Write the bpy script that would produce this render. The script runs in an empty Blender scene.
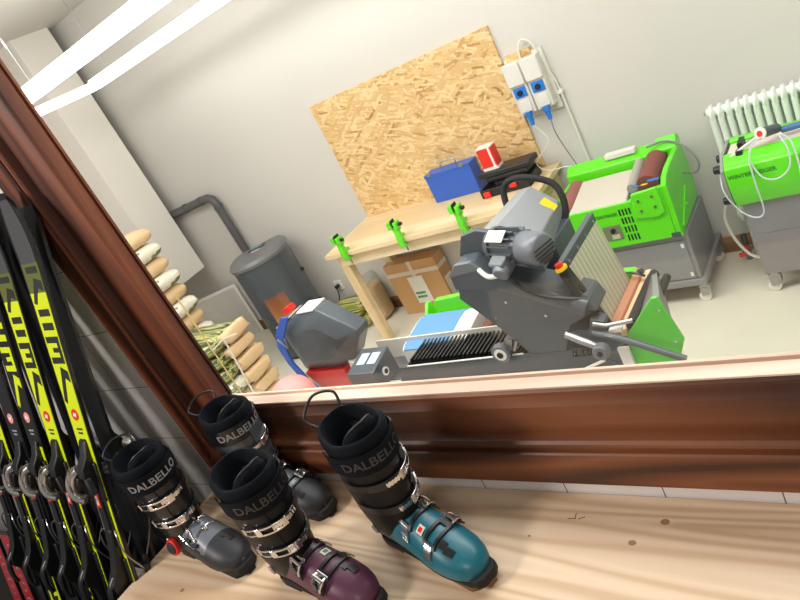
import bpy, bmesh, math, random
from mathutils import Vector, Matrix, noise
random.seed(7)
PI = math.pi
SC = bpy.context.scene
COL = SC.collection
# ------------------------------------------------------------------ camera
H = 2.141
cam_d = bpy.data.cameras.new('camera')
cam = bpy.data.objects.new('camera', cam_d)
COL.objects.link(cam)
RX = (0.757784952, 0.475033013, -0.447331645)
DN = (-0.131333429, -0.560491165, -0.817680368)
FW = (-0.639150605, 0.678375478, -0.362344055)
cam.matrix_world = Matrix(((RX[0], -DN[0], -FW[0], 0), (RX[1], -DN[1], -FW[1], 0), (RX[2], -DN[2], -FW[2], H), (0, 0, 0, 1)))
cam_d.sensor_width = 36
cam_d.lens = 36 * 693.08 / 800
cam_d.clip_start = 0.02
SC.camera = cam
# ------------------------------------------------------------------ world, lights, exposure
w = bpy.data.worlds.new('world'); SC.world = w; w.use_nodes = True
w.node_tree.nodes['Background'].inputs[0].default_value = (1.0, 0.95, 0.9, 1)
w.node_tree.nodes['Background'].inputs[1].default_value = 0.10
def area(name, loc, target, size, power, color=(1, .95, .88), sy=None):
    d = bpy.data.lights.new(name, 'AREA'); d.energy = power; d.color = color
    d.shape = 'RECTANGLE'; d.size = size; d.size_y = sy or size
    o = bpy.data.objects.new(name, d); COL.objects.link(o); o.location = loc
    o.rotation_euler = (Vector(target) - Vector(loc)).to_track_quat('-Z', 'Y').to_euler()
    return o
area('shop_lamp', (-2.9, -1.1, 3.1), (-1.3, .9, 1.0), .55, 50, (1, .93, .85))
area('shop_lamp', (0.6, -1.2, 3.1), (-.3, .9, 1.1), 1.0, 22, (1, .92, .82))
area('workshop_fill', (-2.2, 1.9, 3.15), (-2.3, 2.6, 0), 5.5, 138, (1, .985, .965), 1.1)  # unseen area light, added to spread the workshop light evenly
SC.view_settings.view_transform = 'Standard'
SC.view_settings.look = 'None'
SC.view_settings.gamma = 1
SC.view_settings.use_curve_mapping = False
SC.view_settings.exposure = 0.35

# ------------------------------------------------------------------ helpers
def srgb(r, g, b):
    f = lambda c: (c / 255 / 12.92) if c / 255 <= .04045 else ((c / 255 + .055) / 1.055) ** 2.4
    return (f(r), f(g), f(b), 1)
def newmat(name):
    m = bpy.data.materials.new(name); m.use_nodes = True
    nt = m.node_tree; b = nt.nodes['Principled BSDF']
    return m, nt, b
def N(nt, t, **kw):
    n = nt.nodes.new(t)
    for k, v in kw.items():
        if k in n.inputs: n.inputs[k].default_value = v
        else: setattr(n, k, v)
    return n
def flat(name, rgb, rough=.5, metal=0, var=.06, scale=30, bump=0.0, coat=0, spec=.5, emis=None, trans=0):
    m, nt, b = newmat(name)
    tc = N(nt, 'ShaderNodeTexCoord'); no = N(nt, 'ShaderNodeTexNoise', Scale=scale, Detail=4.0)
    nt.links.new(tc.outputs['Object'], no.inputs['Vector'])
    mx = N(nt, 'ShaderNodeMix', data_type='RGBA')
    c = srgb(*rgb)
    mx.inputs[6].default_value = tuple(x * (1 - var) for x in c[:3]) + (1,)
    mx.inputs[7].default_value = tuple(min(1, x * (1 + var)) for x in c[:3]) + (1,)
    nt.links.new(no.outputs['Fac'], mx.inputs[0]); nt.links.new(mx.outputs[2], b.inputs['Base Color'])
    b.inputs['Roughness'].default_value = rough; b.inputs['Metallic'].default_value = metal
    b.inputs['Coat Weight'].default_value = coat; b.inputs['Specular IOR Level'].default_value = spec
    b.inputs['Transmission Weight'].default_value = trans
    if bump:
        bp = N(nt, 'ShaderNodeBump', Strength=bump, Distance=.002)
        nt.links.new(no.outputs['Fac'], bp.inputs['Height']); nt.links.new(bp.outputs[0], b.inputs['Normal'])
    if emis:
        b.inputs['Emission Color'].default_value = srgb(*emis[0]); b.inputs['Emission Strength'].default_value = emis[1]
    return m
def ramp(nt, stops):
    r = N(nt, 'ShaderNodeValToRGB'); e = r.color_ramp.elements
    while len(e) < len(stops): e.new(.5)
    for i, (p, c) in enumerate(stops): e[i].position = p; e[i].color = c
    return r
def wood(name, dark, mid, light, axis=0, ring=9, rough=.35, coat=.0, knots=0, warp=.6, stretch=.06):
    """long grain along the given axis, rings across it"""
    m, nt, b = newmat(name)
    tc = N(nt, 'ShaderNodeTexCoord'); mp = N(nt, 'ShaderNodeMapping')
    s = [1.0, 1.0, 1.0]; s[axis] = stretch
    mp.inputs['Scale'].default_value = s
    nt.links.new(tc.outputs['Object'], mp.inputs['Vector'])
    n1 = N(nt, 'ShaderNodeTexNoise', Scale=3.5, Detail=2.0, Distortion=warp)
    nt.links.new(mp.outputs[0], n1.inputs['Vector'])
    ml = N(nt, 'ShaderNodeMath', operation='MULTIPLY'); ml.inputs[1].default_value = ring
    nt.links.new(n1.outputs['Fac'], ml.inputs[0])
    fr = N(nt, 'ShaderNodeMath', operation='PINGPONG'); fr.inputs[1].default_value = 1.0
    nt.links.new(ml.outputs[0], fr.inputs[0])
    n2 = N(nt, 'ShaderNodeTexNoise', Scale=60.0, Detail=3.0)
    nt.links.new(mp.outputs[0], n2.inputs['Vector'])
    ad = N(nt, 'ShaderNodeMath', operation='MULTIPLY_ADD'); ad.inputs[1].default_value = .35
    nt.links.new(n2.outputs['Fac'], ad.inputs[0]); nt.links.new(fr.outputs[0], ad.inputs[2])
    r = ramp(nt, [(0.1, srgb(*light)), (.6, srgb(*mid)), (1.0, srgb(*dark))])
    nt.links.new(ad.outputs[0], r.inputs[0])
    out = r.outputs[0]
    if knots:
        vo = N(nt, 'ShaderNodeTexVoronoi', Scale=knots)
        mp2 = N(nt, 'ShaderNodeMapping'); s2 = [1.0, 1.0, 1.0]; s2[axis] = .55; mp2.inputs['Scale'].default_value = s2
        nt.links.new(tc.outputs['Object'], mp2.inputs['Vector']); nt.links.new(mp2.outputs[0], vo.inputs['Vector'])
        rk = ramp(nt, [(0, (1, 1, 1, 1)), (.05, (.75, .75, .75, 1)), (.085, (0, 0, 0, 1))])
        nt.links.new(vo.outputs['Distance'], rk.inputs[0])
        mx = N(nt, 'ShaderNodeMix', data_type='RGBA'); nt.links.new(rk.outputs[0], mx.inputs[0])
        nt.links.new(out, mx.inputs[6]); mx.inputs[7].default_value = srgb(*[int(c * .66) for c in dark]); out = mx.outputs[2]
    nt.links.new(out, b.inputs['Base Color'])
    b.inputs['Roughness'].default_value = rough; b.inputs['Coat Weight'].default_value = coat; b.inputs['Coat Roughness'].default_value = .2
    bp = N(nt, 'ShaderNodeBump', Strength=.12, Distance=.001)
    nt.links.new(ad.outputs[0], bp.inputs['Height']); nt.links.new(bp.outputs[0], b.inputs['Normal'])
    return m

class B:
    """collects shapes into one mesh"""
    def __init__(s): s.v = []; s.f = []
    def add(s, vs, fs):
        n = len(s.v); s.v += [tuple(p) for p in vs]; s.f += [tuple(i + n for i in f) for f in fs]; return s
    def box(s, a, b, M=None):
        x0, y0, z0 = a; x1, y1, z1 = b
        vs = [(x0, y0, z0), (x1, y0, z0), (x1, y1, z0), (x0, y1, z0), (x0, y0, z1), (x1, y0, z1), (x1, y1, z1), (x0, y1, z1)]
        if M: vs = [M @ Vector(p) for p in vs]
        return s.add(vs, [(0, 3, 2, 1), (4, 5, 6, 7), (0, 1, 5, 4), (1, 2, 6, 5), (2, 3, 7, 6), (3, 0, 4, 7)])
    def cbox(s, c, d, rz=0, rx=0, ry=0):
        M = Matrix.Translation(c) @ Matrix.Rotation(rz, 4, 'Z') @ Matrix.Rotation(ry, 4, 'Y') @ Matrix.Rotation(rx, 4, 'X')
        return s.box((-d[0] / 2, -d[1] / 2, -d[2] / 2), (d[0] / 2, d[1] / 2, d[2] / 2), M)
    def prism(s, poly, ax, a, b, M=None):
        """poly in the two other axes (in x,y,z order)"""
        n = len(poly)
        def P(q, t):
            r = [q[0], q[1]]; r.insert(ax, t); return Vector(r)
        vs = [P(q, a) for q in poly] + [P(q, b) for q in poly]
        if M: vs = [M @ p for p in vs]
        fs = [tuple(range(n - 1, -1, -1)), tuple(range(n, 2 * n))] + [(i, (i + 1) % n, n + (i + 1) % n, n + i) for i in range(n)]
        return s.add(vs, fs)
    def loft(s, rings, closed=True, cap0=True, cap1=True):
        n = len(rings[0]); vs = [p for r in rings for p in r]; fs = []
        for k in range(len(rings) - 1):
            for i in range(n if closed else n - 1):
                j = (i + 1) % n; fs.append((k * n + i, k * n + j, (k + 1) * n + j, (k + 1) * n + i))
        if closed and cap0: fs.append(tuple(range(n - 1, -1, -1)))
        if closed and cap1: fs.append(tuple((len(rings) - 1) * n + i for i in range(n)))
        return s.add(vs, fs)
    def cyl(s, p0, p1, r0, r1=None, n=20, prof=None):
        p0 = Vector(p0); p1 = Vector(p1); r1 = r0 if r1 is None else r1
        d = (p1 - p0); q = d.to_track_quat('Z', 'Y').to_matrix()
        prof = prof or [(0, r0), (1, r1)]
        rings = [[p0 + d * t + q @ Vector((r * math.cos(2 * PI * i / n), r * math.sin(2 * PI * i / n), 0)) for i in range(n)] for t, r in prof]
        return s.loft(rings)
    def tube(s, pts, r, n=8, smooth=6, flatz=1.0, closed=False):
        P = [Vector(p) for p in pts]
        if smooth and len(P) > 2:
            Q = []
            for i in range(len(P) - 1):
                a = P[max(i - 1, 0)]; b = P[i]; c = P[i + 1]; d = P[min(i + 2, len(P) - 1)]
                for k in range(smooth):
                    t = k / smooth
                    Q.append(.5 * ((2 * b) + (c - a) * t + (2 * a - 5 * b + 4 * c - d) * t * t + (3 * b - a - 3 * c + d) * t ** 3))
            Q.append(P[-1]); P = Q
        up = None; rings = []
        for i, p in enumerate(P):
            t = (P[min(i + 1, len(P) - 1)] - P[max(i - 1, 0)]).normalized()
            if up is None:
                up = Vector((0, 0, 1)) if abs(t.z) < .9 else Vector((1, 0, 0))
            u = (up - t * up.dot(t)).normalized(); v = t.cross(u); up = u
            rings.append([p + r * (math.cos(2 * PI * k / n) * u * flatz + math.sin(2 * PI * k / n) * v) for k in range(n)])
        return s.loft(rings)
    def sphere(s, c, rx, ry=None, rz=None, n=14, m=9):
        ry = ry or rx; rz = rz or rx
        rings = [[(c[0] + rx * math.sin(PI * (j + .02) / (m + .04)) * math.cos(2 * PI * i / n), c[1] + ry * math.sin(PI * (j + .02) / (m + .04)) * math.sin(2 * PI * i / n), c[2] - rz * math.cos(PI * (j + .02) / (m + .04))) for i in range(n)] for j in range(m + 1)]
        return s.loft(rings)
    def tf(s, M):
        s.v = [tuple(M @ Vector(p)) for p in s.v]; return s
OFF = {}
def tag(o, label=None, cat=None, group=None, kind=None):
    if label: o['label'] = label
    if cat: o['category'] = cat
    if group: o['group'] = group
    if kind: o['kind'] = kind
    return o
def obj(name, b, mat, parent=None, bevel=0, smooth=40, label=None, cat=None, group=None, kind=None, origin=None):
    """one mesh object; vertices given in world space unless the parent was made with local=True"""
    me = bpy.data.meshes.new(name)
    off = OFF.get(parent.name, (0, 0, 0)) if parent else (origin or (0, 0, 0))
    me.from_pydata([(p[0] - off[0], p[1] - off[1], p[2] - off[2]) for p in b.v], [], b.f)
    bm = bmesh.new(); bm.from_mesh(me); bmesh.ops.recalc_face_normals(bm, faces=bm.faces)
    bm.to_mesh(me); bm.free()
    for p in me.polygons: p.use_smooth = True
    me.set_sharp_from_angle(angle=math.radians(smooth))
    o = bpy.data.objects.new(name, me); COL.objects.link(o)
    me.materials.append(mat)
    if parent: o.parent = parent; OFF[o.name] = off
    elif origin: o.location = origin
    if bevel:
        md = o.modifiers.new('bevel', 'BEVEL'); md.width = bevel; md.segments = 2; md.limit_method = 'ANGLE'; md.angle_limit = math.radians(35)
    return tag(o, label, cat, group, kind)
def thing(name, label, cat, loc=(0, 0, 0), rz=0, group=None, local=False):
    o = bpy.data.objects.new(name, None); COL.objects.link(o); o.empty_display_size = .05
    o.location = loc; o.rotation_euler = (0, 0, rz)
    OFF[o.name] = (0, 0, 0) if local else loc
    return tag(o, label, cat, group)
def copy_tree(o, parent=None):
    c = o.copy(); COL.objects.link(c)
    if parent: c.parent = parent
    OFF[c.name] = OFF.get(o.name, (0, 0, 0))
    for ch in list(o.children): copy_tree(ch, c)
    return c
def textmesh(txt, size, depth=.0008, extr=.0004, bold=0):
    """flat glyph outlines as (verts, faces), centred, in the xy plane"""
    cu = bpy.data.curves.new('t', 'FONT'); cu.body = txt; cu.size = size; cu.extrude = 0; cu.align_x = 'CENTER'; cu.align_y = 'CENTER'
    cu.offset = bold; cu.resolution_u = 3
    o = bpy.data.objects.new('t', cu); COL.objects.link(o)
    bpy.context.view_layer.update()
    dg = bpy.context.evaluated_depsgraph_get(); me = o.evaluated_get(dg).to_mesh()
    bm = bmesh.new(); bm.from_mesh(me); bmesh.ops.triangulate(bm, faces=bm.faces)
    vs = [v.co.copy() for v in bm.verts]; fs = [tuple(v.index for v in f.verts) for f in bm.faces]
    bm.free(); o.evaluated_get(dg).to_mesh_clear()
    bpy.data.objects.remove(o); bpy.data.curves.remove(cu)
    return vs, fs

# ------------------------------------------------------------------ materials
M = {}
M['wall'] = flat('wall_paint', (208, 205, 199), .9, var=.03, scale=1.5)
M['chimney'] = flat('chimney_lit_paint', (240, 236, 228), .85, var=.02, scale=2)  # whiter than the walls: brightness from the tubes put into the colour
M['floor'] = flat('concrete_floor', (222, 217, 200), .55, var=.06, scale=4)
M['shopfloor'] = flat('shop_floor', (60, 55, 52), .5)
M['bwood_x'] = wood('brown_wood_h', (64, 32, 18), (104, 58, 34), (134, 80, 48), 0, 16, .48, .04)
M['bwood_z'] = wood('brown_wood_v', (68, 32, 20), (112, 58, 36), (138, 78, 50), 2, 14, .55, .04)
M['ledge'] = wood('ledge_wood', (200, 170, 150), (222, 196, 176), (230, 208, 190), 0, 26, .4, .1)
M['pine'] = wood('pine_board', (206, 174, 142), (222, 194, 164), (228, 204, 176), 0, 34, .5, .0, warp=.9)
M['knot'] = flat('knot_brown', (158, 122, 92), .6, var=.3, scale=300)
M['bench'] = wood('bench_wood', (222, 196, 152), (234, 212, 172), (240, 222, 188), 0, 6, .55)
M['bench_z'] = wood('bench_wood_v', (222, 196, 152), (234, 212, 172), (240, 222, 188), 2, 6, .55)
M['green'] = flat('green_enamel', (98, 224, 22), .3, var=.03, coat=.4)
M['green2'] = flat('green_plate', (84, 196, 60), .35, var=.03, coat=.3)
M['grey'] = flat('grey_enamel', (134, 134, 136), .45, var=.04, coat=.1)
M['dgrey'] = flat('dark_grey_enamel', (72, 80, 87), .4, var=.05, coat=.2)
M['mgrey'] = flat('mid_grey_enamel', (104, 109, 116), .4, var=.04, coat=.2)
M['black'] = flat('black_plastic', (26, 27, 30), .4, var=.1)
M['rubber'] = flat('black_rubber', (22, 22, 24), .75, var=.15, bump=.2)
M['liner'] = flat('liner_cloth', (16, 20, 27), .85, spec=.15, var=.2, scale=90, bump=.3)
M['cuffblack'] = flat('navy_black_shell', (14, 16, 22), .38, var=.1, coat=.15)
M['chrome'] = flat('chrome', (220, 220, 222), .18, 1, var=.05)
M['steel'] = flat('steel', (170, 170, 172), .35, 1)
M['white'] = flat('white_plastic', (236, 234, 228), .4, var=.02)
M['offwhite'] = flat('offwhite_plastic', (226, 224, 214), .45, var=.02)
M['blue'] = flat('blue_paint', (48, 96, 196), .4, var=.04)
M['bluep'] = flat('blue_plug_plastic', (30, 120, 215), .4)
M['red'] = flat('red_plastic', (226, 40, 32), .4)
M['yellow'] = flat('yellow_sticker', (250, 208, 20), .5)
M['cardboard'] = flat('cardboard', (206, 162, 112), .85, var=.06, scale=12)
M['tape'] = flat('clear_tape', (226, 214, 196), .3)
M['kraft'] = flat('pellet_bag_tan', (226, 194, 150), .6, var=.12, scale=25, bump=.3)
M['radiator'] = flat('radiator_enamel', (238, 242, 236), .4, var=.01)
M['skirt'] = wood('skirting_wood', (120, 84, 56), (158, 120, 86), (178, 140, 104), 0, 5, .6)
M['pink'] = flat('pink_plastic', (236, 150, 146), .5)
M['skiyellow'] = flat('ski_yellow', (222, 240, 16), .35, var=.02, coat=.5)
M['skiblack'] = flat('ski_black', (20, 22, 26), .3, var=.1, coat=.4)
M['skiolive'] = flat('ski_olive', (96, 104, 40), .4, coat=.3)
M['skired'] = flat('ski_red', (170, 26, 34), .35, coat=.3)
M['skigrey'] = flat('ski_tip_grey', (74, 76, 80), .35, coat=.4)
M['letter'] = flat('print_black', (24, 26, 24), .5)
M['letterw'] = flat('print_silver', (150, 152, 156), .45)
M['letterd'] = flat('print_dark_grey', (46, 48, 53), .45)
M['lgreen'] = flat('print_green', (40, 150, 80), .6)

def tiles():
    m, nt, b = newmat('glossy_tiles')
    tc = N(nt, 'ShaderNodeTexCoord'); mp = N(nt, 'ShaderNodeMapping')
    mp.inputs['Rotation'].default_value = (PI / 2, 0, 0)
    mp.inputs['Location'].default_value = (.11, .072, 0)
    nt.links.new(tc.outputs['Object'], mp.inputs['Vector'])
    br = N(nt, 'ShaderNodeTexBrick', Scale=1.0); br.offset = 0
    br.inputs['Brick Width'].default_value = .234; br.inputs['Row Height'].default_value = .24; br.inputs['Mortar Size'].default_value = .0016
    br.inputs['Color1'].default_value = srgb(222, 218, 218); br.inputs['Color2'].default_value = srgb(226, 222, 222); br.inputs['Mortar'].default_value = srgb(120, 112, 112)
    sx = N(nt, 'ShaderNodeSeparateXYZ'); cb = N(nt, 'ShaderNodeCombineXYZ')
    nt.links.new(tc.outputs['Object'], sx.inputs[0]); nt.links.new(sx.outputs[0], cb.inputs[0]); nt.links.new(sx.outputs[2], cb.inputs[1])
    ad = N(nt, 'ShaderNodeVectorMath', operation='ADD'); ad.inputs[1].default_value = (.112, -.21, 0)
    nt.links.new(cb.outputs[0], ad.inputs[0]); nt.links.new(ad.outputs[0], br.inputs['Vector'])
    nt.links.new(br.outputs['Color'], b.inputs['Base Color'])
    b.inputs['Roughness'].default_value = .22
    return m
M['tiles'] = tiles()
def osb():
    """layers of long thin strands laid at many angles"""
    m, nt, b = newmat('osb_strands')
    tc = N(nt, 'ShaderNodeTexCoord'); sx = N(nt, 'ShaderNodeSeparateXYZ'); cb = N(nt, 'ShaderNodeCombineXYZ')
    nt.links.new(tc.outputs['Object'], sx.inputs[0]); nt.links.new(sx.outputs[0], cb.inputs[0]); nt.links.new(sx.outputs[2], cb.inputs[1])
    wn = N(nt, 'ShaderNodeTexNoise', Scale=16.0, Detail=2.0); nt.links.new(cb.outputs[0], wn.inputs['Vector'])
    vm = N(nt, 'ShaderNodeVectorMath', operation='MULTIPLY_ADD'); vm.inputs[1].default_value = (.022, .022, 0)
    nt.links.new(wn.outputs['Color'], vm.inputs[0]); nt.links.new(cb.outputs[0], vm.inputs[2])
    prev = None; rnd = random.Random(3)
    for k, ang in enumerate((.1, -.35, .75, -.9, .4, 1.2, -.15, .55, -.6, .25)):
        mp = N(nt, 'ShaderNodeMapping'); mp.inputs['Rotation'].default_value = (0, 0, ang); mp.inputs['Location'].default_value = (rnd.random() * 3, rnd.random() * 3, 0)
        nt.links.new(vm.outputs[0], mp.inputs['Vector'])
        br = N(nt, 'ShaderNodeTexBrick', Scale=1.0); br.offset = .37; br.inputs['Brick Width'].default_value = .085 + .02 * (k % 3); br.inputs['Row Height'].default_value = .014 + .004 * (k % 3)
        br.inputs['Mortar Size'].default_value = .0006; br.inputs['Color1'].default_value = (0, 0, 0, 1); br.inputs['Color2'].default_value = (1, 1, 1, 1); br.inputs['Mortar'].default_value = (.3, .3, .3, 1)
        nt.links.new(mp.outputs[0], br.inputs['Vector'])
        sp = N(nt, 'ShaderNodeSeparateXYZ'); nt.links.new(br.outputs['Color'], sp.inputs[0])
        tone = N(nt, 'ShaderNodeMath', operation='MULTIPLY'); tone.inputs[1].default_value = 7.3; nt.links.new(sp.outputs[0], tone.inputs[0])
        fr = N(nt, 'ShaderNodeMath', operation='FRACT'); nt.links.new(tone.outputs[0], fr.inputs[0])
        mo_ = N(nt, 'ShaderNodeMath', operation='MULTIPLY_ADD'); mo_.inputs[1].default_value = -.5; nt.links.new(br.outputs['Fac'], mo_.inputs[0]); nt.links.new(fr.outputs[0], mo_.inputs[2])
        if prev is None: prev = mo_.outputs[0]
        else:
            gt = N(nt, 'ShaderNodeMath', operation='GREATER_THAN'); gt.inputs[1].default_value = .72; nt.links.new(sp.outputs[0], gt.inputs[0])
            mx = N(nt, 'ShaderNodeMix', data_type='FLOAT'); nt.links.new(gt.outputs[0], mx.inputs[0]); nt.links.new(prev, mx.inputs[2]); nt.links.new(mo_.outputs[0], mx.inputs[3]); prev = mx.outputs[0]
    r = ramp(nt, [(.0, srgb(164, 124, 74)), (.1, srgb(208, 168, 110)), (.5, srgb(220, 184, 128)), (.9, srgb(232, 204, 154))])
    nt.links.new(prev, r.inputs[0]); nt.links.new(r.outputs[0], b.inputs['Base Color']); b.inputs['Roughness'].default_value = .6
    bp = N(nt, 'ShaderNodeBump', Strength=.2, Distance=.001); nt.links.new(prev, bp.inputs['Height']); nt.links.new(bp.outputs[0], b.inputs['Normal'])
    return m
M['osb'] = osb()
def printed(name, c1, c2, c3, axis='X', sc=6):
    """printed film: bands and blotches of colour"""
    m, nt, b = newmat(name)
    tc = N(nt, 'ShaderNodeTexCoord'); mp = N(nt, 'ShaderNodeMapping'); mp.inputs['Scale'].default_value = (1.0, 14, 34) if axis == 'X' else (6, 2, 14)
    nt.links.new(tc.outputs['Object'], mp.inputs['Vector'])
    no = N(nt, 'ShaderNodeTexNoise', Scale=float(sc), Detail=2.0); nt.links.new(mp.outputs[0], no.inputs['Vector'])
    r = ramp(nt, [(.35, srgb(*c1)), (.48, srgb(*c2)), (.56, srgb(*c3)), (.7, srgb(*c1))]); r.color_ramp.interpolation = 'CONSTANT'
    nt.links.new(no.outputs['Fac'], r.inputs[0]); nt.links.new(r.outputs[0], b.inputs['Base Color']); b.inputs['Roughness'].default_value = .35
    return m
M['bagwhite'] = printed('white_green_bag', (228, 224, 206), (236, 234, 222), (126, 136, 92), sc=.7)
M['baggreen'] = printed('green_striped_bag', (62, 72, 54), (188, 190, 120), (120, 132, 78), sc=1.6)
M['logs'] = printed('green_yellow_wrap', (120, 140, 50), (214, 206, 130), (84, 92, 48), sc=1.5)
def glass(name, tint=(1, 1, 1), refl=1.45):
    m = bpy.data.materials.new(name); m.use_nodes = True; nt = m.node_tree; nt.nodes.clear()
    o = N(nt, 'ShaderNodeOutputMaterial'); t = N(nt, 'ShaderNodeBsdfTransparent'); t.inputs[0].default_value = tuple(tint) + (1,)
    g = N(nt, 'ShaderNodeBsdfGlossy', Roughness=.01); lw = N(nt, 'ShaderNodeLayerWeight'); pw = N(nt, 'ShaderNodeMath', operation='POWER'); pw.inputs[1].default_value = 4.0; nt.links.new(lw.outputs['Facing'], pw.inputs[0]); f = N(nt, 'ShaderNodeMath', operation='MULTIPLY_ADD'); f.inputs[1].default_value = .5; f.inputs[2].default_value = .03; nt.links.new(pw.outputs[0], f.inputs[0]); mx = N(nt, 'ShaderNodeMixShader')
    nt.links.new(f.outputs[0], mx.inputs[0]); nt.links.new(t.outputs[0], mx.inputs[1]); nt.links.new(g.outputs[0], mx.inputs[2]); nt.links.new(mx.outputs[0], o.inputs[0])
    return m
M['glass'] = glass('window_glass', (.97, .98, .97), 1.3)
M['clearbag'] = glass('clear_film', (.92, .92, .9), 1.5)
def tubemat():
    m, nt, b = newmat('lit_tube'); b.inputs['Emission Color'].default_value = (1, .98, .95, 1); b.inputs['Emission Strength'].default_value = 3.2
    b.inputs['Base Color'].default_value = (1, 1, 1, 1); return m
M['tube'] = tubemat()
def curtain():
    m, nt, b = newmat('ribbed_clear_curtain')
    tc = N(nt, 'ShaderNodeTexCoord'); sx = N(nt, 'ShaderNodeSeparateXYZ'); nt.links.new(tc.outputs['Object'], sx.inputs[0])
    mu = N(nt, 'ShaderNodeMath', operation='MULTIPLY'); mu.inputs[1].default_value = 34; nt.links.new(sx.outputs[1], mu.inputs[0])
    fr = N(nt, 'ShaderNodeMath', operation='FRACT'); nt.links.new(mu.outputs[0], fr.inputs[0])
    r = ramp(nt, [(0, srgb(236, 232, 210)), (.2, srgb(206, 202, 178)), (.6, srgb(188, 184, 160)), (.9, srgb(214, 210, 188))]); nt.links.new(fr.outputs[0], r.inputs[0])
    nt.links.new(r.outputs[0], b.inputs['Base Color']); b.inputs['Roughness'].default_value = .3; b.inputs['Alpha'].default_value = .86
    return m
M['curtain'] = curtain()

# ------------------------------------------------------------------ the setting
def struct(name, b, mat, **k): return obj(name, b, mat, kind='structure', **k)
YW = 1.055
struct('floor', B().box((-6.5, 1.2, -.1), (2.0, 4.1, 0)), M['floor'])
struct('floor_shop', B().box((-6.5, -2.0, -.1), (2.0, 1.2, 0)), M['shopfloor'])
struct('wall_back', B().box((-6.5, 3.9, 0), (2.0, 4.0, 3.3)), M['wall'])
struct('wall_left', B().box((-6.5, 1.2, 0), (-6.3, 3.9, 3.3)), M['wall'])
struct('wall_right', B().box((1.7, 1.2, 0), (1.9, 3.9, 3.3)), M['wall'])
struct('ceiling', B().box((-6.5, 1.2, 3.22), (2.0, 4.0, 3.32)), M['wall'])
struct('wall_chimney', B().box((-6.3, 3.42, .836), (-5.61, 3.785, 3.22)), M['chimney'])
fw = B()
X0, X1, Z0, Z1 = -2.13, 1.45, 1.10, 3.0
for a, b_ in (((-6.5, YW, 0), (X0, 1.2, 3.3)), ((X1, YW, 0), (2.0, 1.2, 3.3)), ((X0, YW, 0), (X1, 1.2, Z0)), ((X0, YW, Z1), (X1, 1.2, 3.3))): fw.box(a, b_)
struct('wall_front', fw, M['tiles'])
struct('baseboard_back', B().box((-6.3, 3.886, 0), (1.7, 3.9, .105)), M['skirt'], bevel=.002)

# window casing: one profile swept on four mitred sides
PROF = [(0, 1.055), (0, 1.02), (.004, 1.016), (.090, 1.016), (.094, 1.020), (.096, 1.030), (.108, 1.030), (.110, 1.020), (.114, 1.016), (.122, 1.016), (.128, 1.022),
        (.134, 1.046), (.205, 1.046), (.212, 1.050), (.242, 1.056), (.244, 1.052), (.252, 1.052), (.258, 1.058)]
PROF_IN = [(.262, 1.060), (.264, 1.094), (.258, 1.096), (.258, 1.100), (.268, 1.101), (.268, 1.109), (.255, 1.112), (.17, 1.16), (0.03, 1.16), (0.03, 1.055)]
wx0, wx1, wz0, wz1 = -2.172, 1.50, 1.055, 3.05
def side(k, prof, closed):
    rings = []
    ends = {0: ((wx0, wz0, 1, 1), (wx1, wz0, -1, 1)), 1: ((wx0, wz0, 1, 1), (wx0, wz1, 1, -1)), 2: ((wx1, wz0, -1, 1), (wx1, wz1, -1, -1)), 3: ((wx0, wz1, 1, -1), (wx1, wz1, -1, -1))}[k]
    for (x, z, sx, sz) in ends: rings.append([(x + sx * u, y, z + sz * u) for u, y in prof])
    return B().loft(rings, closed=closed)
win = thing('window_1', None, None, (wx0, 1.05, wz0)); win['kind'] = 'structure'
for k, nm in enumerate(('casing_bottom', 'casing_left', 'casing_right', 'casing_top')):
    full = PROF + PROF_IN
    if k == 0:
        obj(nm, side(0, PROF[:-4] + [(.230, 1.056), (.232, 1.052), (.240, 1.052), (.246, 1.058), (.2455, 1.062), (.243, 1.10), (.17, 1.15), (0.03, 1.15)], True), M['bwood_x'], win, smooth=25)
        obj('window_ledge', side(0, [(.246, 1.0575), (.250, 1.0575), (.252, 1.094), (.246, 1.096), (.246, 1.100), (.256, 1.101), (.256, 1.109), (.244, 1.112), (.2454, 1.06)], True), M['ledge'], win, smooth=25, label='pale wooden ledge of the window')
    else:
        obj(nm, side(k, full, True), M['bwood_x'] if k == 3 else M['bwood_z'], win, smooth=25)
obj('glass', B().box((wx0 + .26, 1.109, wz0 + .25), (wx1 - .26, 1.115, wz1 - .26)), M['glass'], win)

# ------------------------------------------------------------------ shelf the boots stand on
SZ = .991
sh = thing('wooden_shelf', 'thick pale pine shelf board the ski boots stand on', 'shelf', (-.3, .6, 0))
obj('shelf_board', B().box((-2.168, .12, SZ - .04), (1.4, 1.052, SZ)), M['pine'], sh, bevel=.002)
for x in (-2.0, -.4, 1.3): obj('shelf_support', B().box((x - .02, .2, 0), (x + .02, 1.04, SZ - .04)), M['bwood_z'], sh)
for kx, ky, kr in ((-.621, .923, .007), (-.566, .984, .008), (-.862, .915, .003), (-1.25, .60, .006), (-1.9, .60, .007), (-1.7, .50, .006)):
    obj('wood_knot', B().add([(kx + kr * 1.25 * math.cos(a * PI / 7), ky + kr * math.sin(a * PI / 7), SZ + .0003) for a in range(14)] + [(kx + kr * 1.25 * math.cos(a * PI / 7), ky + kr * math.sin(a * PI / 7), SZ - .002) for a in range(14)], [tuple(range(14))] + [(i, (i + 1) % 14, 14 + (i + 1) % 14, 14 + i) for i in range(14)]), M['knot'], sh)
cr = B()
for (px, py, a, l) in ((-.768, .982, 1.7, .018), (-.776, .974, .1, .018), (-.752, .978, .5, .016)):
    cr.cbox((px, py, SZ + .0002), (l, .0016, .0003), rz=a)
obj('scratch_mark', cr, M['letter'], sh, label='small dark cut marks in the board')

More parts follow.
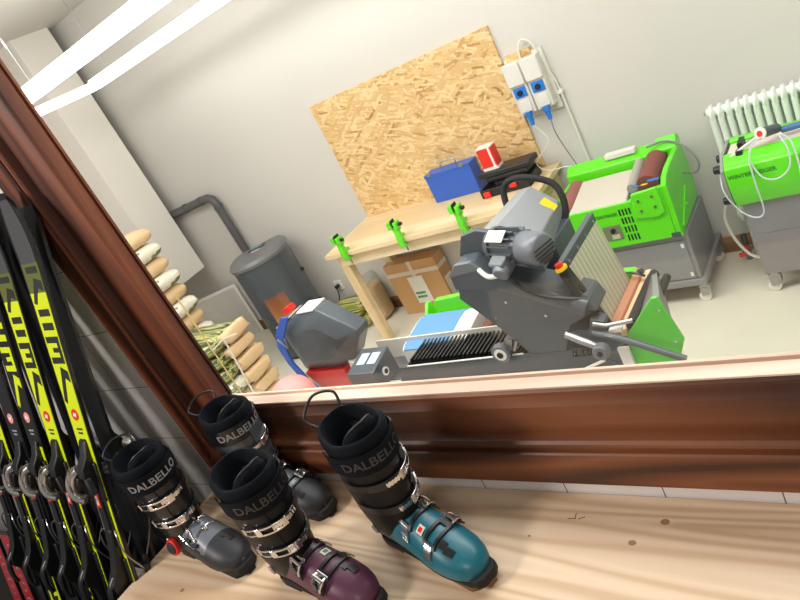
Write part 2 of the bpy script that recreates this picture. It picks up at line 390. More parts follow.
# ------------------------------------------------------------------ lights in the workshop
lt = thing('linear_light', 'white glowing strip light frame hanging from the workshop ceiling', 'ceiling light', (-3, 2.8, 2.62))
obj('light_tube', B().box((-4.80, 2.285, 2.575), (-.2, 2.385, 2.655)), M['tube'], lt)
obj('light_tube', B().box((-4.775, 3.26, 2.56), (-.2, 3.34, 2.635)), M['tube'], lt)
obj('light_tube', B().box((-4.84, 2.38, 2.56), (-4.78, 3.33, 2.62)), M['tube'], lt)
obj('joint', B().box((-4.783, 3.265, 2.556), (-4.775, 3.335, 2.628)), M['steel'], lt)
for x, y in ((-4.55, 2.34), (-3.9, 2.34), (-2.2, 2.34), (-4.55, 3.3), (-2.2, 3.3)):
    obj('cable', B().cyl((x, y, 2.64), (x, y, 3.22), .0025, n=6), M['steel'], lt)
    obj('cable_grip', B().cyl((x, y, 2.86), (x, y, 2.9), .008, n=8), M['steel'], lt)

# ------------------------------------------------------------------ OSB board, wall sockets
obj('osb_board', B().box((-3.53, 3.878, .60), (-1.995, 3.8995, 1.757)), M['osb'], label='large tan chipboard panel fixed on the wall behind the workbench', cat='wall board', bevel=.001)
eb = thing('socket_board', 'wall board with two grey power sockets and blue plugs right of the chipboard', 'power socket', (-1.9, 3.9, 1.2))
obj('backing_strip', B().box((-1.96, 3.87, 1.50), (-1.80, 3.9, 1.555)), M['osb'], eb, bevel=.001)
obj('backing_plate', B().box((-1.98, 3.88, 1.16), (-1.735, 3.9, 1.53)), M['offwhite'], eb, bevel=.003)
for i, x in enumerate((-1.928, -1.810)):
    bd = obj('socket_box', B().box((x - .056, 3.825, 1.20), (x + .056, 3.88, 1.515)), flat('socket_grey', (212, 210, 202), .45, var=.02), eb, bevel=.005)
    obj('lid', B().box((x - .055, 3.812, 1.378), (x + .055, 3.826, 1.514)), flat('lid_white', (222, 220, 214), .4, var=.02), bd, bevel=.006)
    obj('socket_face', B().box((x - .040, 3.818, 1.305), (x + .040, 3.826, 1.368)), M['bluep'], bd, bevel=.003, label='blue socket cover')
    obj('socket_knob', B().cyl((x, 3.819, 1.335), (x, 3.806, 1.335), .018, .016, 14), M['black'], bd)
    obj('lower_cover', B().prism([(3.826, 1.29), (3.826, 1.21), (3.816, 1.215), (3.819, 1.285)], 0, x - .036, x + .036), flat('cover_white', (218, 216, 208), .4), bd, bevel=.002)
    pl = B().cyl((x + .002, 3.815, 1.19), (x + .004, 3.81, 1.13), .017, .012, 12).cyl((x, 3.815, 1.21), (x + .002, 3.815, 1.185), .025, .024, 12)
    obj('plug', pl, M['bluep'], eb, label='bright blue plug')
obj('supply_cable', B().tube([(-1.86, 3.85, 1.515), (-1.855, 3.86, 1.57), (-1.82, 3.865, 1.61), (-1.775, 3.87, 1.57), (-1.75, 3.88, 1.45), (-1.725, 3.885, 1.30), (-1.72, 3.885, 1.2)], .006, 8), M['offwhite'], eb)
obj('conduit', B().cyl((-1.72, 3.885, 1.27), (-1.70, 3.885, .12), .007, n=10), M['offwhite'], eb)
obj('conduit_clip', B().box((-1.735, 3.87, 1.24), (-1.705, 3.9, 1.26)), M['white'], eb)
obj('plug_cable', B().tube([(-1.806, 3.81, 1.13), (-1.815, 3.82, 1.05), (-1.82, 3.86, .95), (-1.79, 3.87, .80), (-1.75, 3.85, .72)], .0035, 7), M['grey'], eb)
obj('plug_cable', B().tube([(-1.924, 3.81, 1.13), (-1.90, 3.82, 1.08), (-1.88, 3.82, 1.0), (-1.99, 3.79, .90), (-1.92, 3.76, .845), (-1.80, 3.75, .84), (-1.72, 3.8, .79), (-1.72, 3.84, .73)], .0035, 7), M['offwhite'], eb)

# ------------------------------------------------------------------ workbench
wb = thing('workbench', 'long pale wooden workbench under the chipboard panel', 'workbench', (-2.7, 3.6, 0))
obj('bench_top', B().box((-3.566, 3.30, .795), (-1.897, 3.895, .83)), M['bench'], wb, bevel=.003)
obj('apron', B().box((-3.50, 3.35, .70), (-1.95, 3.375, .795)), M['bench'], wb, bevel=.002)
for x in (-3.50, -1.975): obj('apron', B().box((x, 3.375, .70), (x + .025, 3.86, .795)), M['bench'], wb, bevel=.002)
for x in (-3.53, -2.0):
    for y in (3.36, 3.80): obj('leg', B().box((x, y, 0), (x + .075, y + .075, .795)), M['bench_z'], wb, bevel=.012)
vcount = [0]
def vise():
    t = thing('ski_vise', 'green ski vise at the left end of the workbench edge', 'vise', (0, 0, 0), 0, 'green ski vises on the workbench edge', local=True)
    obj('clamp_body', B().prism([(-.035, -.06), (.02, -.06), (.02, -.045), (-.012, -.045), (-.012, .0), (.03, .0), (.03, .02), (0, .03), (-.008, .10), (-.03, .10), (-.04, .03), (-.045, 0)], 0, -.018, .018), M['green'], t, bevel=.003)
    obj('clamp_screw', B().cyl((0, 0, -.10), (0, 0, -.045), .006, n=8).cyl((0, 0, -.048), (0, 0, -.040), .014, n=10), M['steel'], t)
    obj('jaw', B().box((-.036, -.05, .085), (-.008, .02, .135)).box((.008, -.05, .075), (.036, .01, .125)).box((-.03, -.02, .06), (.03, .0, .09)), M['green'], t, bevel=.004)
    obj('jaw_pad', B().box((-.009, -.04, .095), (-.001, .015, .14)).box((.001, -.04, .09), (.008, .0, .125)), M['black'], t, bevel=.002)
    obj('knob', B().cyl((.036, -.02, .1), (.058, -.02, .1), .012, n=10), M['black'], t)
    return t
v0 = vise()
VL = ['green ski vise clamped at the left end of the workbench edge', 'green ski vise clamped in the middle of the bench edge above the carton', 'green ski vise on the bench edge below the blue case']
for i, (x, y) in enumerate(((-3.345, 3.305), (-2.83, 3.305), (-2.335, 3.305))):
    o = v0 if i == 0 else copy_tree(v0); o.location = (x, y, .83); o['label'] = VL[i]; o.rotation_euler.z = (-.1, .15, .05)[i]
# things on the bench
bc = thing('metal_case', 'flat blue metal case with a wire handle standing on the workbench', 'tool case', (-2.6, 3.82, .83))
obj('case_body', B().box((-2.797, 3.765, .83), (-2.425, 3.872, 1.035)), M['blue'], bc, bevel=.006)
obj('case_lid_rim', B().box((-2.80, 3.762, 1.022), (-2.422, 3.875, 1.04)), M['blue'], bc, bevel=.004)
obj('handle', B().tube([(-2.66, 3.81, 1.04), (-2.655, 3.81, 1.085), (-2.55, 3.81, 1.085), (-2.545, 3.81, 1.04)], .005, 7, 3), M['steel'], bc)
for x in (-2.765, -2.50): obj('latch', B().box((x, 3.757, 1.03), (x + .03, 3.765, 1.055)), M['steel'], bc, bevel=.002)
kc = thing('tool_case', 'open black plastic tool case with red latches on the workbench', 'tool case', (-2.15, 3.7, .83))
obj('case_tray', B().prism([(3.60, .83), (3.80, .83), (3.80, .90), (3.79, .90), (3.79, .845), (3.61, .845), (3.61, .885), (3.60, .885)], 0, -2.335, -1.985).box((-2.335, 3.6, .83), (-2.325, 3.8, .885)).box((-1.995, 3.6, .83), (-1.985, 3.8, .885)), M['black'], kc, bevel=.004)
obj('case_lid', B().box((-2.34, 3.655, .935), (-1.965, 3.80, .972)).box((-2.30, 3.66, .905), (-2.0, 3.79, .935)), M['black'], kc, bevel=.008)
for x in (-2.31, -2.02): obj('lid_stay', B().box((x, 3.77, .88), (x + .02, 3.785, .94)), M['black'], kc)
obj('latch', B().box((-2.31, 3.585, .835), (-2.262, 3.602, .872)), M['red'], kc, bevel=.004, label='red latch')
obj('latch', B().box((-2.115, 3.585, .86), (-2.065, 3.602, .89)), M['red'], kc, bevel=.004, label='red latch')
obj('power_tool', B().cyl((-2.25, 3.7, .875), (-2.10, 3.7, .875), .026, n=12).cyl((-2.10, 3.7, .875), (-2.04, 3.7, .87), .018, n=12), M['rubber'], kc)
rb = thing('carton', 'small red and white carton standing on the black tool case', 'box', (-2.235, 3.72, .972))
obj('carton_body', B().box((-2.29, 3.685, .973), (-2.185, 3.755, 1.125)), M['red'], rb, bevel=.001)
obj('white_band', B().box((-2.292, 3.683, .9735), (-2.183, 3.757, .992)).box((-2.212, 3.6845, .975), (-2.197, 3.6868, 1.124)).box((-2.291, 3.684, 1.118), (-2.184, 3.756, 1.1265)), M['white'], rb, label='white stripes of the carton')

# under the bench
cb = thing('cardboard_box', 'brown cardboard box taped shut with white label under the workbench', 'cardboard box', (-3.27, 3.8, 0))
obj('box_body', B().box((-3.52, 3.737, 0), (-3.03, 3.874, .455)), M['cardboard'], cb, bevel=.003)
obj('tape', B().box((-3.5205, 3.735, .345), (-3.029, 3.7368, .378)).box((-3.285, 3.7345, .30), (-3.25, 3.7366, .456)).box((-3.029, 3.737, .345), (-3.0285, 3.874, .378)), M['tape'], cb)
lb = obj('label_sheet', B().box((-3.345, 3.733, .09), (-3.20, 3.7345, .325)), M['white'], cb, label='white paper label with green print')
gp = B()
for r in range(2):
    x = -3.33
    for k, wd in enumerate((.012, .018, .01, .016, .014, .01, .013)):
        gp.box((x, 3.7318, .17 - r * .035), (x + wd * .8, 3.7328, .19 - r * .035)); x += wd
obj('label_print', gp, M['lgreen'], lb)
obj('side_label', B().box((-3.0292, 3.76, .05), (-3.0282, 3.85, .26)), M['white'], cb)
bg = thing('pellet_bag', 'clear plastic bag of light brown pellets leaning beside the cardboard box', 'bag', (-3.76, 3.78, 0))
def sack(c, d, n=16, m=12, seed=0, pw=.55, wr=.05, blunt=14):
    """a filled sack lying along x: superellipse section, pinched ends"""
    b = B(); rings = []
    for j in range(m + 1):
        t = .5 - .5 * math.cos(PI * j / m); e = max(.05, 1 - abs(2 * t - 1) ** blunt)
        sc = e ** .5
        ring = []
        for i in range(n):
            a = 2 * PI * i / n; ca, sa = math.cos(a), math.sin(a)
            y = math.copysign(abs(ca) ** pw, ca) * d[1] / 2 * (.82 + .18 * sc); z = math.copysign(abs(sa) ** (pw + .2), sa) * d[2] / 2 * sc
            p = Vector((c[0] + (t - .5) * d[0], c[1] + y, c[2] + z))
            k = noise.noise(Vector((t * 5 + seed, a * 1.2, seed))) * wr
            ring.append((p.x, p.y + (p.y - c[1]) * k, p.z + (p.z - c[2]) * k))
        rings.append(ring)
    return b.loft(rings)
bb = sack((0, 0, 0), (.32, .17, .13), seed=3)
Mt = Matrix.Translation((-3.76, 3.77, .165)) @ Matrix.Rotation(PI / 2, 4, 'Y')
bb.tf(Mt); obj('pellet_fill', bb, flat('pellets', (212, 182, 144), .9, var=.35, scale=90, bump=.8), bg)
obj('bag_film', sack((0, 0, 0), (.40, .185, .145), seed=3).tf(Matrix.Translation((-3.76, 3.77, .205)) @ Matrix.Rotation(PI / 2, 4, 'Y')), M['clearbag'], bg)
for k, (z, x) in enumerate(((.055, -4.02), (.162, -4.04))):
    obj('firelog_pack', sack((x, 3.73, z), (.36, .26, .108), seed=k + 5, pw=.35, wr=.03), M['logs'], label=('bottom' if k == 0 else 'top') + ' green and yellow wrapped firelog pack beside the pellet stove', cat='firelog pack', group='firelog packs by the stove', origin=(x, 3.73, z - .054))
ol = thing('wall_outlet', 'small white wall outlet with black plug between stove and workbench', 'power socket', (-4.22, 3.9, .31))
obj('outlet_plate', B().box((-4.265, 3.888, .265), (-4.18, 3.9, .355)), M['white'], ol, bevel=.003)
obj('plug', B().cyl((-4.22, 3.888, .31), (-4.22, 3.85, .31), .018, n=12), M['black'], ol)
obj('power_cable', B().tube([(-4.22, 3.85, .31), (-4.215, 3.83, .24), (-4.25, 3.80, .16), (-4.30, 3.75, .17), (-4.36, 3.70, .22)], .005, 7), M['black'], ol)

# ------------------------------------------------------------------ pellet stove (rotated in the corner)
def rotz_pt(p, c, a):
    return (c[0] + p[0] * math.cos(a) - p[1] * math.sin(a), c[1] + p[0] * math.sin(a) + p[1] * math.cos(a), p[2])
st = thing('pellet_stove', 'dark grey rounded pellet stove with glowing window in the corner', 'stove', (-4.48, 3.52, 0), math.radians(36), local=True)
def stove_ring(z, g=0, front=.24, back=.22, hw=.245):
    r = []
    hw += g
    for i in range(25):
        a = -PI + PI * i / 24
        r.append((hw * math.cos(a), -.02 + (front + g) * math.sin(a) * (1.0), z))
    r += [(hw - .01, back * .55, z), (hw - .075, back + g, z), (-(hw - .075), back + g, z), (-(hw - .01), back * .55, z)]
    return r
obj('stove_body', B().loft([stove_ring(.03), stove_ring(.88)]), M['dgrey'], st, smooth=30)
obj('base', B().loft([stove_ring(0, -.02), stove_ring(.03, -.02)]), M['black'], st)
obj('stove_top', B().loft([stove_ring(.88, .012), stove_ring(.905, .014), stove_ring(.93, -.004), stove_ring(.935, -.03)]), flat('stove_lid', (112, 112, 114), .4, var=.04), st, smooth=30)
dp = obj('display', B().box((-.08, .06, .935), (.07, .14, .948)), M['dgrey'], st, bevel=.003)
obj('display_screen', B().box((-.06, .085, .948), (.045, .13, .9495)), flat('display_green', (120, 160, 150), .2), dp)
obj('sticker', B().box((-.05, .02, .936), (.03, .045, .937)), M['white'], st, label='white sticker')
obj('seam', B().box((.185, -.172, .04), (.191, -.162, .87)).box((-.191, -.172, .04), (-.185, -.162, .87)), M['black'], st)
wn = B(); rs = []
for a in [-PI / 2 + (-.38 + .76 * i / 8) for i in range(9)]:
    rs.append([(.247 * math.cos(a), -.02 + .243 * math.sin(a), .36), (.247 * math.cos(a), -.02 + .243 * math.sin(a), .60), (.24 * math.cos(a), -.02 + .236 * math.sin(a), .60), (.24 * math.cos(a), -.02 + .236 * math.sin(a), .36)])
wn.loft(rs)
def fire():
    m, nt, b = newmat('fire_window'); tc = N(nt, 'ShaderNodeTexCoord'); sx = N(nt, 'ShaderNodeSeparateXYZ'); nt.links.new(tc.outputs['Object'], sx.inputs[0])
    mr = N(nt, 'ShaderNodeMapRange'); mr.inputs[1].default_value = .34; mr.inputs[2].default_value = .60; nt.links.new(sx.outputs[2], mr.inputs[0])
    r = ramp(nt, [(0, srgb(255, 190, 120)), (.35, srgb(222, 140, 84)), (1, srgb(150, 92, 62))]); nt.links.new(mr.outputs[0], r.inputs[0])
    nt.links.new(r.outputs[0], b.inputs['Emission Color']); b.inputs['Emission Strength'].default_value = .32; b.inputs['Base Color'].default_value = srgb(90, 50, 34); b.inputs['Roughness'].default_value = .2
    return m
obj('fire_window', wn, fire(), st, label='glowing orange fire window')
obj('door_handle', B().tube([(.215, -.13, .42), (.228, -.15, .42), (.228, -.15, .30), (.215, -.13, .30)], .006, 7, 0), M['black'], st)
obj('side_knob', B().cyl((.24, .03, .62), (.268, .03, .62), .016, n=12), M['black'], st)
obj('feed_plug', B().cyl((.235, .06, .30), (.262, .06, .30), .02, n=12), M['black'], st)
fp = thing('stove_pipe', 'dark grey flue pipe rising from the stove and bending left to the wall', 'flue pipe', (-5.0, 3.8, .9))
obj('pipe_run', B().tube([(-4.99, 3.835, .10), (-5.0, 3.835, 1.35), (-5.02, 3.835, 1.40), (-5.07, 3.835, 1.42), (-5.14, 3.835, 1.418), (-5.95, 3.835, 1.38)], .037, 16, 0), flat('pipe_grey', (84, 82, 84), .4), fp, smooth=60)
for x in (-5.15, -5.40): obj('pipe_collar', B().cyl((x, 3.835, 1.417 - (-5.15 - x) * .04), (x - .03, 3.835, 1.416 - (-5.15 - x) * .04), .042, n=16), M['dgrey'], fp)
obj('pipe_collar', B().cyl((-5.0, 3.835, 1.30), (-5.0, 3.835, 1.33), .042, n=16), M['dgrey'], fp)
# leaning panel behind the bags
pa = thing('white_panel', 'thin white hatch panel standing in the corner left of the stove', 'panel', (-5.7, 3.8, 0))
obj('panel_sheet', B().prism([(-5.98, 3.60), (-5.48, 3.875), (-5.485, 3.883), (-5.985, 3.608)], 2, 0, .55), M['wall'], pa)
obj('panel_frame', B().prism([(-5.978, 3.595), (-5.475, 3.870), (-5.48, 3.876), (-5.983, 3.602)], 2, .53, .56).prism([(-5.498, 3.858), (-5.475, 3.870), (-5.48, 3.876), (-5.50, 3.864)], 2, 0, .56), M['white'], pa)

# ------------------------------------------------------------------ stacks of pellet bags
def bagset(x1, y, zs, dy, first):
    for k, z in enumerate(zs):
        tan = (k % 2 == first)
        yield k, z, tan
nb = 0
ORD = ['lowest', 'second', 'third', 'fourth', 'fifth', 'sixth', 'seventh', 'eighth', 'ninth', 'tenth', 'eleventh', 'twelfth', 'thirteenth', 'fourteenth', 'topmost']
for k in range(13):
    z = .062 + .1215 * k; tan = (k % 2 == 0)
    xs = -4.62 + random.uniform(-.015, .015) + (0.02 if not tan else 0)
    b = sack((xs - .33, 2.73, z), (.66, .36, .121), seed=k, pw=.45, n=18, m=14)
    lab = ('tan' if tan else 'white and green') + ' pellet bag, ' + ORD[k] + ' in the tall stack by the window post'
    o = obj('pellet_sack', b, M['kraft'] if tan else M['bagwhite'], None, smooth=60, label=lab, cat='pellet bag', group='pellet bags in the tall stack', origin=(xs - .33, 2.73, z - .06))
for k in range(8):
    z = .054 + .105 * k
    xs = -3.84 + random.uniform(-.015, .015)
    o = thing('pellet_sack', 'green striped pellet bag, ' + (ORD[k] if k < 7 else 'topmost') + ' of the low stack between tall stack and stove', 'pellet bag', (xs - .3, 2.41, z - .054), 0, 'pellet bags in the low stack')
    obj('bag_body', sack((xs - .30, 2.41, z), (.60, .36, .105), seed=k + 40, pw=.45, n=18, m=14), M['baggreen'] if k != 4 else M['bagwhite'], o, smooth=60)
    obj('bag_neck', sack((xs + .016, 2.47 + .015 * (k % 2), z + .008), (.075, .22, .082), seed=k + 60, pw=.4, blunt=12, wr=.4), M['kraft'], o, smooth=60, label='tan folded bag end')
rk = thing('wire_trolley', 'thin upright white and yellow rods in front of the pellet bags', 'rack', (-3.54, 2.2, 0))
obj('post', B().cyl((-3.60, 2.14, 0), (-3.58, 2.14, 1.29), .005, n=8), flat('yellow_rod', (206, 182, 120), .5), rk, label='yellowish rod')
obj('post', B().cyl((-3.645, 2.20, 0), (-3.51, 2.20, .91), .0055, n=8), M['white'], rk, label='white rod')
obj('crossbar', B().tube([(-3.69, 2.20, .84), (-3.51, 2.20, .91), (-3.37, 2.20, .93)], .0045, 8, 0), M['white'], rk)
obj('foot', B().box((-3.68, 2.12, 0), (-3.56, 2.22, .02)), M['white'], rk)

# ------------------------------------------------------------------ radiator, right side
rd = thing('radiator', 'white ribbed column radiator on the wall behind the right machine', 'radiator', (-.5, 3.83, .3))
xx = -.96
for k in range(25):
    b = B()
    for yo in (3.785, 3.85):
        b.tube([(xx, yo, .30), (xx, yo, .86)], .0155, 10, 0)
    b.loft([[(xx + .0175 * math.cos(2 * PI * i / 12) * s, 3.818 + (.052) * math.sin(2 * PI * i / 12) * s, z) for i in range(12)] for z, s in ((.845, .9), (.87, 1), (.905, 1), (.925, .5))])
    b.loft([[(xx + .0175 * math.cos(2 * PI * i / 12) * s, 3.818 + (.052) * math.sin(2 * PI * i / 12) * s, z) for i in range(12)] for z, s in ((.24, .6), (.26, 1), (.29, 1), (.31, .75))])
    obj('radiator_column', b, M['radiator'], rd, smooth=60)
    xx += .0425
for z in (.885, .275): obj('rail', B().cyl((-.985, 3.818, z + .005), (.12, 3.818, z + .005), .024, n=12), M['radiator'], rd)
obj('valve', B().cyl((-1.0, 3.818, .89), (-.985, 3.818, .89), .009, n=8), M['steel'], rd)
for x in (-.5, 0): obj('wall_bracket', B().box((x, 3.85, .5), (x + .03, 3.9, .53)), M['radiator'], rd)
obj('floor_pipe', B().cyl((-.95, 3.82, .26), (-.95, 3.82, 0), .009, n=8), M['radiator'], rd)
pv = thing('drain_valve', 'small red and dark pipe valve behind the right cabinet', 'valve', (-1.0, 3.8, .0))
obj('valve_body', B().cyl((-.985, 3.78, 0), (-.985, 3.78, .16), .016, n=10).cyl((-1.01, 3.78, .07), (-.96, 3.78, .07), .02, n=10), M['dgrey'], pv)
obj('valve_handle', B().cbox((-1.0, 3.76, .045), (.06, .02, .022), rz=.3).cbox((-.985, 3.76, .09), (.03, .02, .02)), M['red'], pv, bevel=.003)

def caster(cx, cy, parent, rot=0):
    f = obj('caster', B().box((cx - .028, cy - .02, .055), (cx + .028, cy + .02, .105)).box((cx - .024, cy - .024, .04), (cx + .014, cy - .019, .09)).box((cx - .024, cy + .019, .04), (cx + .014, cy + .024, .09)).cyl((cx, cy, .10), (cx, cy, .122), .024, n=12), M['steel'], parent, bevel=.002)
    obj('wheel', B().cyl((cx - .012, cy - .014, .032), (cx - .012, cy + .014, .032), .032, n=18), M['offwhite'], f, bevel=.003)
    return f
# ---------------- left green machine (belt grinder) on a grey cabinet
g1 = thing('belt_sander', 'green belt sanding machine on a grey wheeled cabinet beside the workbench', 'grinding machine', (-1.45, 3.6, 0))
cx0, cx1, cy0, cy1 = -1.80, -1.135, 3.372, 3.80
cab = obj('cabinet', B().box((cx0, cy0 + .004, .16), (cx1, cy1, .445)), M['grey'], g1, bevel=.004)
obj('door', B().box((cx0 + .03, cy0 - .002, .165), (cx1 - .025, cy0 + .0035, .405)), M['grey'], cab, bevel=.002)
obj('hinge', B().box((cx1 - .05, cy0 - .006, .36), (cx1 - .035, cy0 - .002, .385)), M['white'], cab, bevel=.001)
obj('hinge', B().box((cx1 - .05, cy0 - .006, .18), (cx1 - .035, cy0 - .002, .205)), M['white'], cab, bevel=.001)
obj('base_frame', B().box((cx0 - .02, cy0 - .015, .122), (cx1 + .02, cy1 + .06, .16)), M['grey'], g1, bevel=.004)
for x, y in ((cx1 - .01, cy0 + .03), (cx1 - .01, cy1 + .02), (cx0 + .03, cy0 + .03), (cx0 + .03, cy1 + .02)): caster(x, y, g1)
gb = B()
# front fascia with stepped ends
gb.prism([(-1.789, .446), (-1.176, .446), (-1.176, .744), (-1.335, .725), (-1.345, .70), (-1.72, .70), (-1.789, .73)], 1, cy0 - .03, cy0 + .005)
# right side cheek (leans back, cut corners)
gb.prism([(cy0 - .03, .445), (cy1 - .02, .46), (cy1 + .0, .62), (cy1 - .03, .80), (cy0 + .1, .79), (cy0 + .02, .775), (cy0 - .03, .745)], 0, -1.175, -1.145)
gb.prism([(cy0 - .03, .445), (cy1 - .02, .46), (cy1 + .0, .62), (cy1 - .03, .74), (cy0 + .02, .74), (cy0 - .03, .72)], 0, -1.815, -1.79)
gb.box((-1.79, cy1 - .03, .445), (-1.175, cy1 - .01, .70))
obj('body_shell', gb, M['green'], g1, bevel=.004)
obj('belt_deck', B().prism([(cy0 - .02, .705), (cy0 + .02, .715), (3.66, .755), (3.66, .70), (cy0 - .02, .66)], 0, -1.70, -1.37), flat('grinding_belt', (206, 198, 184), .7, var=.08, scale=8), g1, bevel=.006, label='beige sanding belt')
obj('roller', B().cyl((-1.735, cy0 + .02, .69), (-1.735, 3.66, .725), .05, n=24), flat('brown_abrasive', (150, 96, 88), .8, bump=.5, scale=200), g1, label='brown abrasive roller')
obj('roller', B().cyl((-1.26, cy0 + .05, .735), (-1.26, 3.68, .765), .058, n=24), flat('brown_abrasive_dark', (134, 76, 70), .8, bump=.5, scale=200), g1, label='brown abrasive roller')
obj('guard_bar', B().cyl((-1.345, cy0 + .05, .735), (-1.35, 3.67, .775), .028, n=14), flat('grey_felt', (170, 168, 158), .8), g1)
obj('rear_rail', B().prism([(3.70, .70), (3.80, .70), (3.80, .80), (3.76, .835), (3.70, .79)], 0, -1.80, -1.20).prism([(3.70, .66), (3.80, .62), (3.80, .835), (3.76, .855), (3.70, .80)], 0, -1.26, -1.15), M['green'], g1, bevel=.006)
obj('rail_lamp', B().box((-1.55, 3.715, .82), (-1.37, 3.765, .85)), M['offwhite'], g1, bevel=.004, label='white plastic strip on the rear rail')
obj('side_cover', B().prism([(-1.345, .60), (-1.33, .745), (-1.19, .755), (-1.185, .61), (-1.23, .585)], 1, cy0 - .048, cy0 - .028), M['green'], g1, bevel=.008)
for x, z in ((-1.30, .70), (-1.225, .71), (-1.30, .64), (-1.225, .65)): obj('screw', B().cyl((x, cy0 - .048, z), (x, cy0 - .054, z), .008, n=8), M['steel'], g1)
for x, z in ((-1.775, .66), (-1.735, .66)): obj('screw', B().cyl((x, cy0 - .03, z), (x, cy0 - .035, z), .008, n=8), M['steel'], g1)
vs = B()
for i in range(4):
    for j in range(4): vs.box((-1.425 + i * .018, cy0 - .0325, .475 + j * .052), (-1.417 + i * .018, cy0 - .029, .512 + j * .052))
obj('vent_slots', vs, M['black'], g1)
cpn = obj('control_panel', B().box((-1.545, cy0 - .036, .495), (-1.445, cy0 - .03, .585)), flat('panel_khaki', (120, 124, 96), .4), g1, bevel=.002)
obj('switch', B().cyl((-1.488, cy0 - .036, .556), (-1.488, cy0 - .05, .556), .013, n=14), M['black'], cpn)
obj('switch_plate', B().box((-1.505, cy0 - .038, .504), (-1.462, cy0 - .036, .532)), flat('pale_green', (190, 204, 160), .4), cpn)
obj('latch', B().box((-1.20, cy0 - .034, .447), (-1.155, cy0 - .028, .472)), M['dgrey'], g1)
obj('side_handle', B().prism([(cy0 + .02, .47), (cy0 + .24, .60), (cy0 + .23, .612), (cy0 + .01, .485)], 0, -1.146, -1.137).cyl((-1.14, cy0 + .13, .55), (-1.125, cy0 + .13, .55), .007, n=8), M['green'], g1, bevel=.002)
obj('sticker', B().box((-1.33, cy0 + .005, .757), (-1.29, cy0 + .02, .7585)).box((-1.24, cy0 - .005, .775), (-1.18, cy0 + .02, .777)), M['bluep'], g1)
obj('sticker', B().box((-1.28, cy0 + .005, .758), (-1.245, cy0 + .02, .7595)), M['yellow'], g1)
def walltext(txt, size, o, mat, parent, ux=(1, 0, 0), uz=(0, 0, 1), bold=.0006, name='lettering', **k):
    vs, fs = textmesh(txt, size, bold=bold); ux = Vector(ux); uz = Vector(uz); o = Vector(o)
    return obj(name, B().add([o + ux * v.x + uz * v.y for v in vs], fs), mat, parent, **k)
walltext('WINTERSTEIGER', .024, (-1.525, cy0 - .0318, .645), flat('logo_green', (30, 120, 30), .5), g1)
obj('side_cable', B().tube([(-1.30, 3.70, .84), (-1.20, 3.72, .84), (-1.11, 3.70, .79), (-1.06, 3.68, .70), (-1.085, 3.68, .64), (-1.143, 3.66, .66)], .006, 8), M['grey'], g1)

# ---------------- right green machine (edge sharpener)
g2 = thing('edge_sharpener', 'green ski edge machine on a tapered grey cabinet at the right border', 'grinding machine', (-.5, 3.5, 0))
def frustum(x0, x1, y0, y1, z0, X0_, X1_, Y0_, Y1_, z1):
    return B().loft([[(x0, y0, z0), (x1, y0, z0), (x1, y1, z0), (x0, y1, z0)], [(X0_, Y0_, z1), (X1_, Y0_, z1), (X1_, Y1_, z1), (X0_, Y1_, z1)]])
obj('cabinet', frustum(-.835, -.13, 3.372, 3.70, .122, -.835, -.13, 3.372, 3.70, .36), flat('cab_grey_dark', (136, 132, 134), .5, var=.03), g2, bevel=.004)
obj('cabinet_top', frustum(-.836, -.129, 3.371, 3.70, .3605, -.842, -.12, 3.365, 3.71, .545), M['grey'], g2, bevel=.003)
for x, y in ((-.80, 3.41), (-.80, 3.66), (-.17, 3.41), (-.17, 3.66)): caster(x, y, g2)
pf = [(3.345, .545), (3.315, .60), (3.30, .68), (3.30, .765), (3.365, .812), (3.385, .812), (3.385, .76), (3.54, .76), (3.54, .812), (3.58, .815), (3.65, .78), (3.69, .70), (3.68, .545)]
obj('machine_hood', B().prism(pf, 0, -.86, -.10), M['green'], g2, bevel=.008)
obj('end_plate', B().prism([(3.35, .55), (3.32, .60), (3.305, .68), (3.305, .76), (3.37, .805), (3.56, .808), (3.60, .80), (3.64, .77), (3.67, .69), (3.66, .56)], 0, -.875, -.862), flat('plate_silver', (150, 152, 148), .4), g2)
obj('deck', B().box((-.85, 3.39, .75), (-.12, 3.535, .796)), flat('deck_cream', (226, 214, 206), .5), g2)
obj('carriage', B().box((-.80, 3.42, .796), (-.775, 3.50, .835)).box((-.80, 3.35, .79), (-.77, 3.385, .822)), M['black'], g2, bevel=.003)
obj('guide_arm', B().tube([(-.825, 3.36, .80), (-.70, 3.39, .855), (-.66, 3.40, .865)], .008, 8, 0), M['offwhite'], g2)
obj('guide_arm', B().tube([(-.79, 3.38, .815), (-.68, 3.40, .865)], .009, 8, 0), M['black'], g2)
ah = obj('grip', B().cyl((-.675, 3.36, .878), (-.625, 3.46, .845), .026, .022, 18), M['dgrey'], g2)
obj('grip_cap', B().cyl((-.6785, 3.353, .8803), (-.675, 3.36, .878), .029, .029, 18), M['white'], ah)
obj('grip_cap', B().cyl((-.680, 3.350, .8813), (-.6785, 3.353, .8803), .014, .014, 16), M['red'], ah)
obj('blue_rail', B().cyl((-.61, 3.46, .832), (-.42, 3.46, .838), .016, n=14), flat('steel_blue', (70, 110, 160), .35), g2)
obj('fitting', B().cyl((-.42, 3.46, .838), (-.40, 3.46, .838), .022, n=12).cbox((-.445, 3.45, .835), (.03, .035, .04)), M['white'], g2)
for z, y in ((.785, 3.46), (.775, 3.35), (.60, 3.36)): obj('knob', B().cyl((-.875, y, z - .02), (-.912, y, z - .02), .022, .019, 14), M['black'], g2, bevel=.002)
obj('hose', B().tube([(-.88, 3.42, .80), (-.885, 3.30, .68), (-.84, 3.28, .56), (-.77, 3.26, .51), (-.73, 3.26, .54), (-.735, 3.27, .68), (-.735, 3.29, .80), (-.71, 3.33, .855), (-.675, 3.345, .86)], .004, 8), flat('grey_hose', (196, 204, 206), .35), g2)
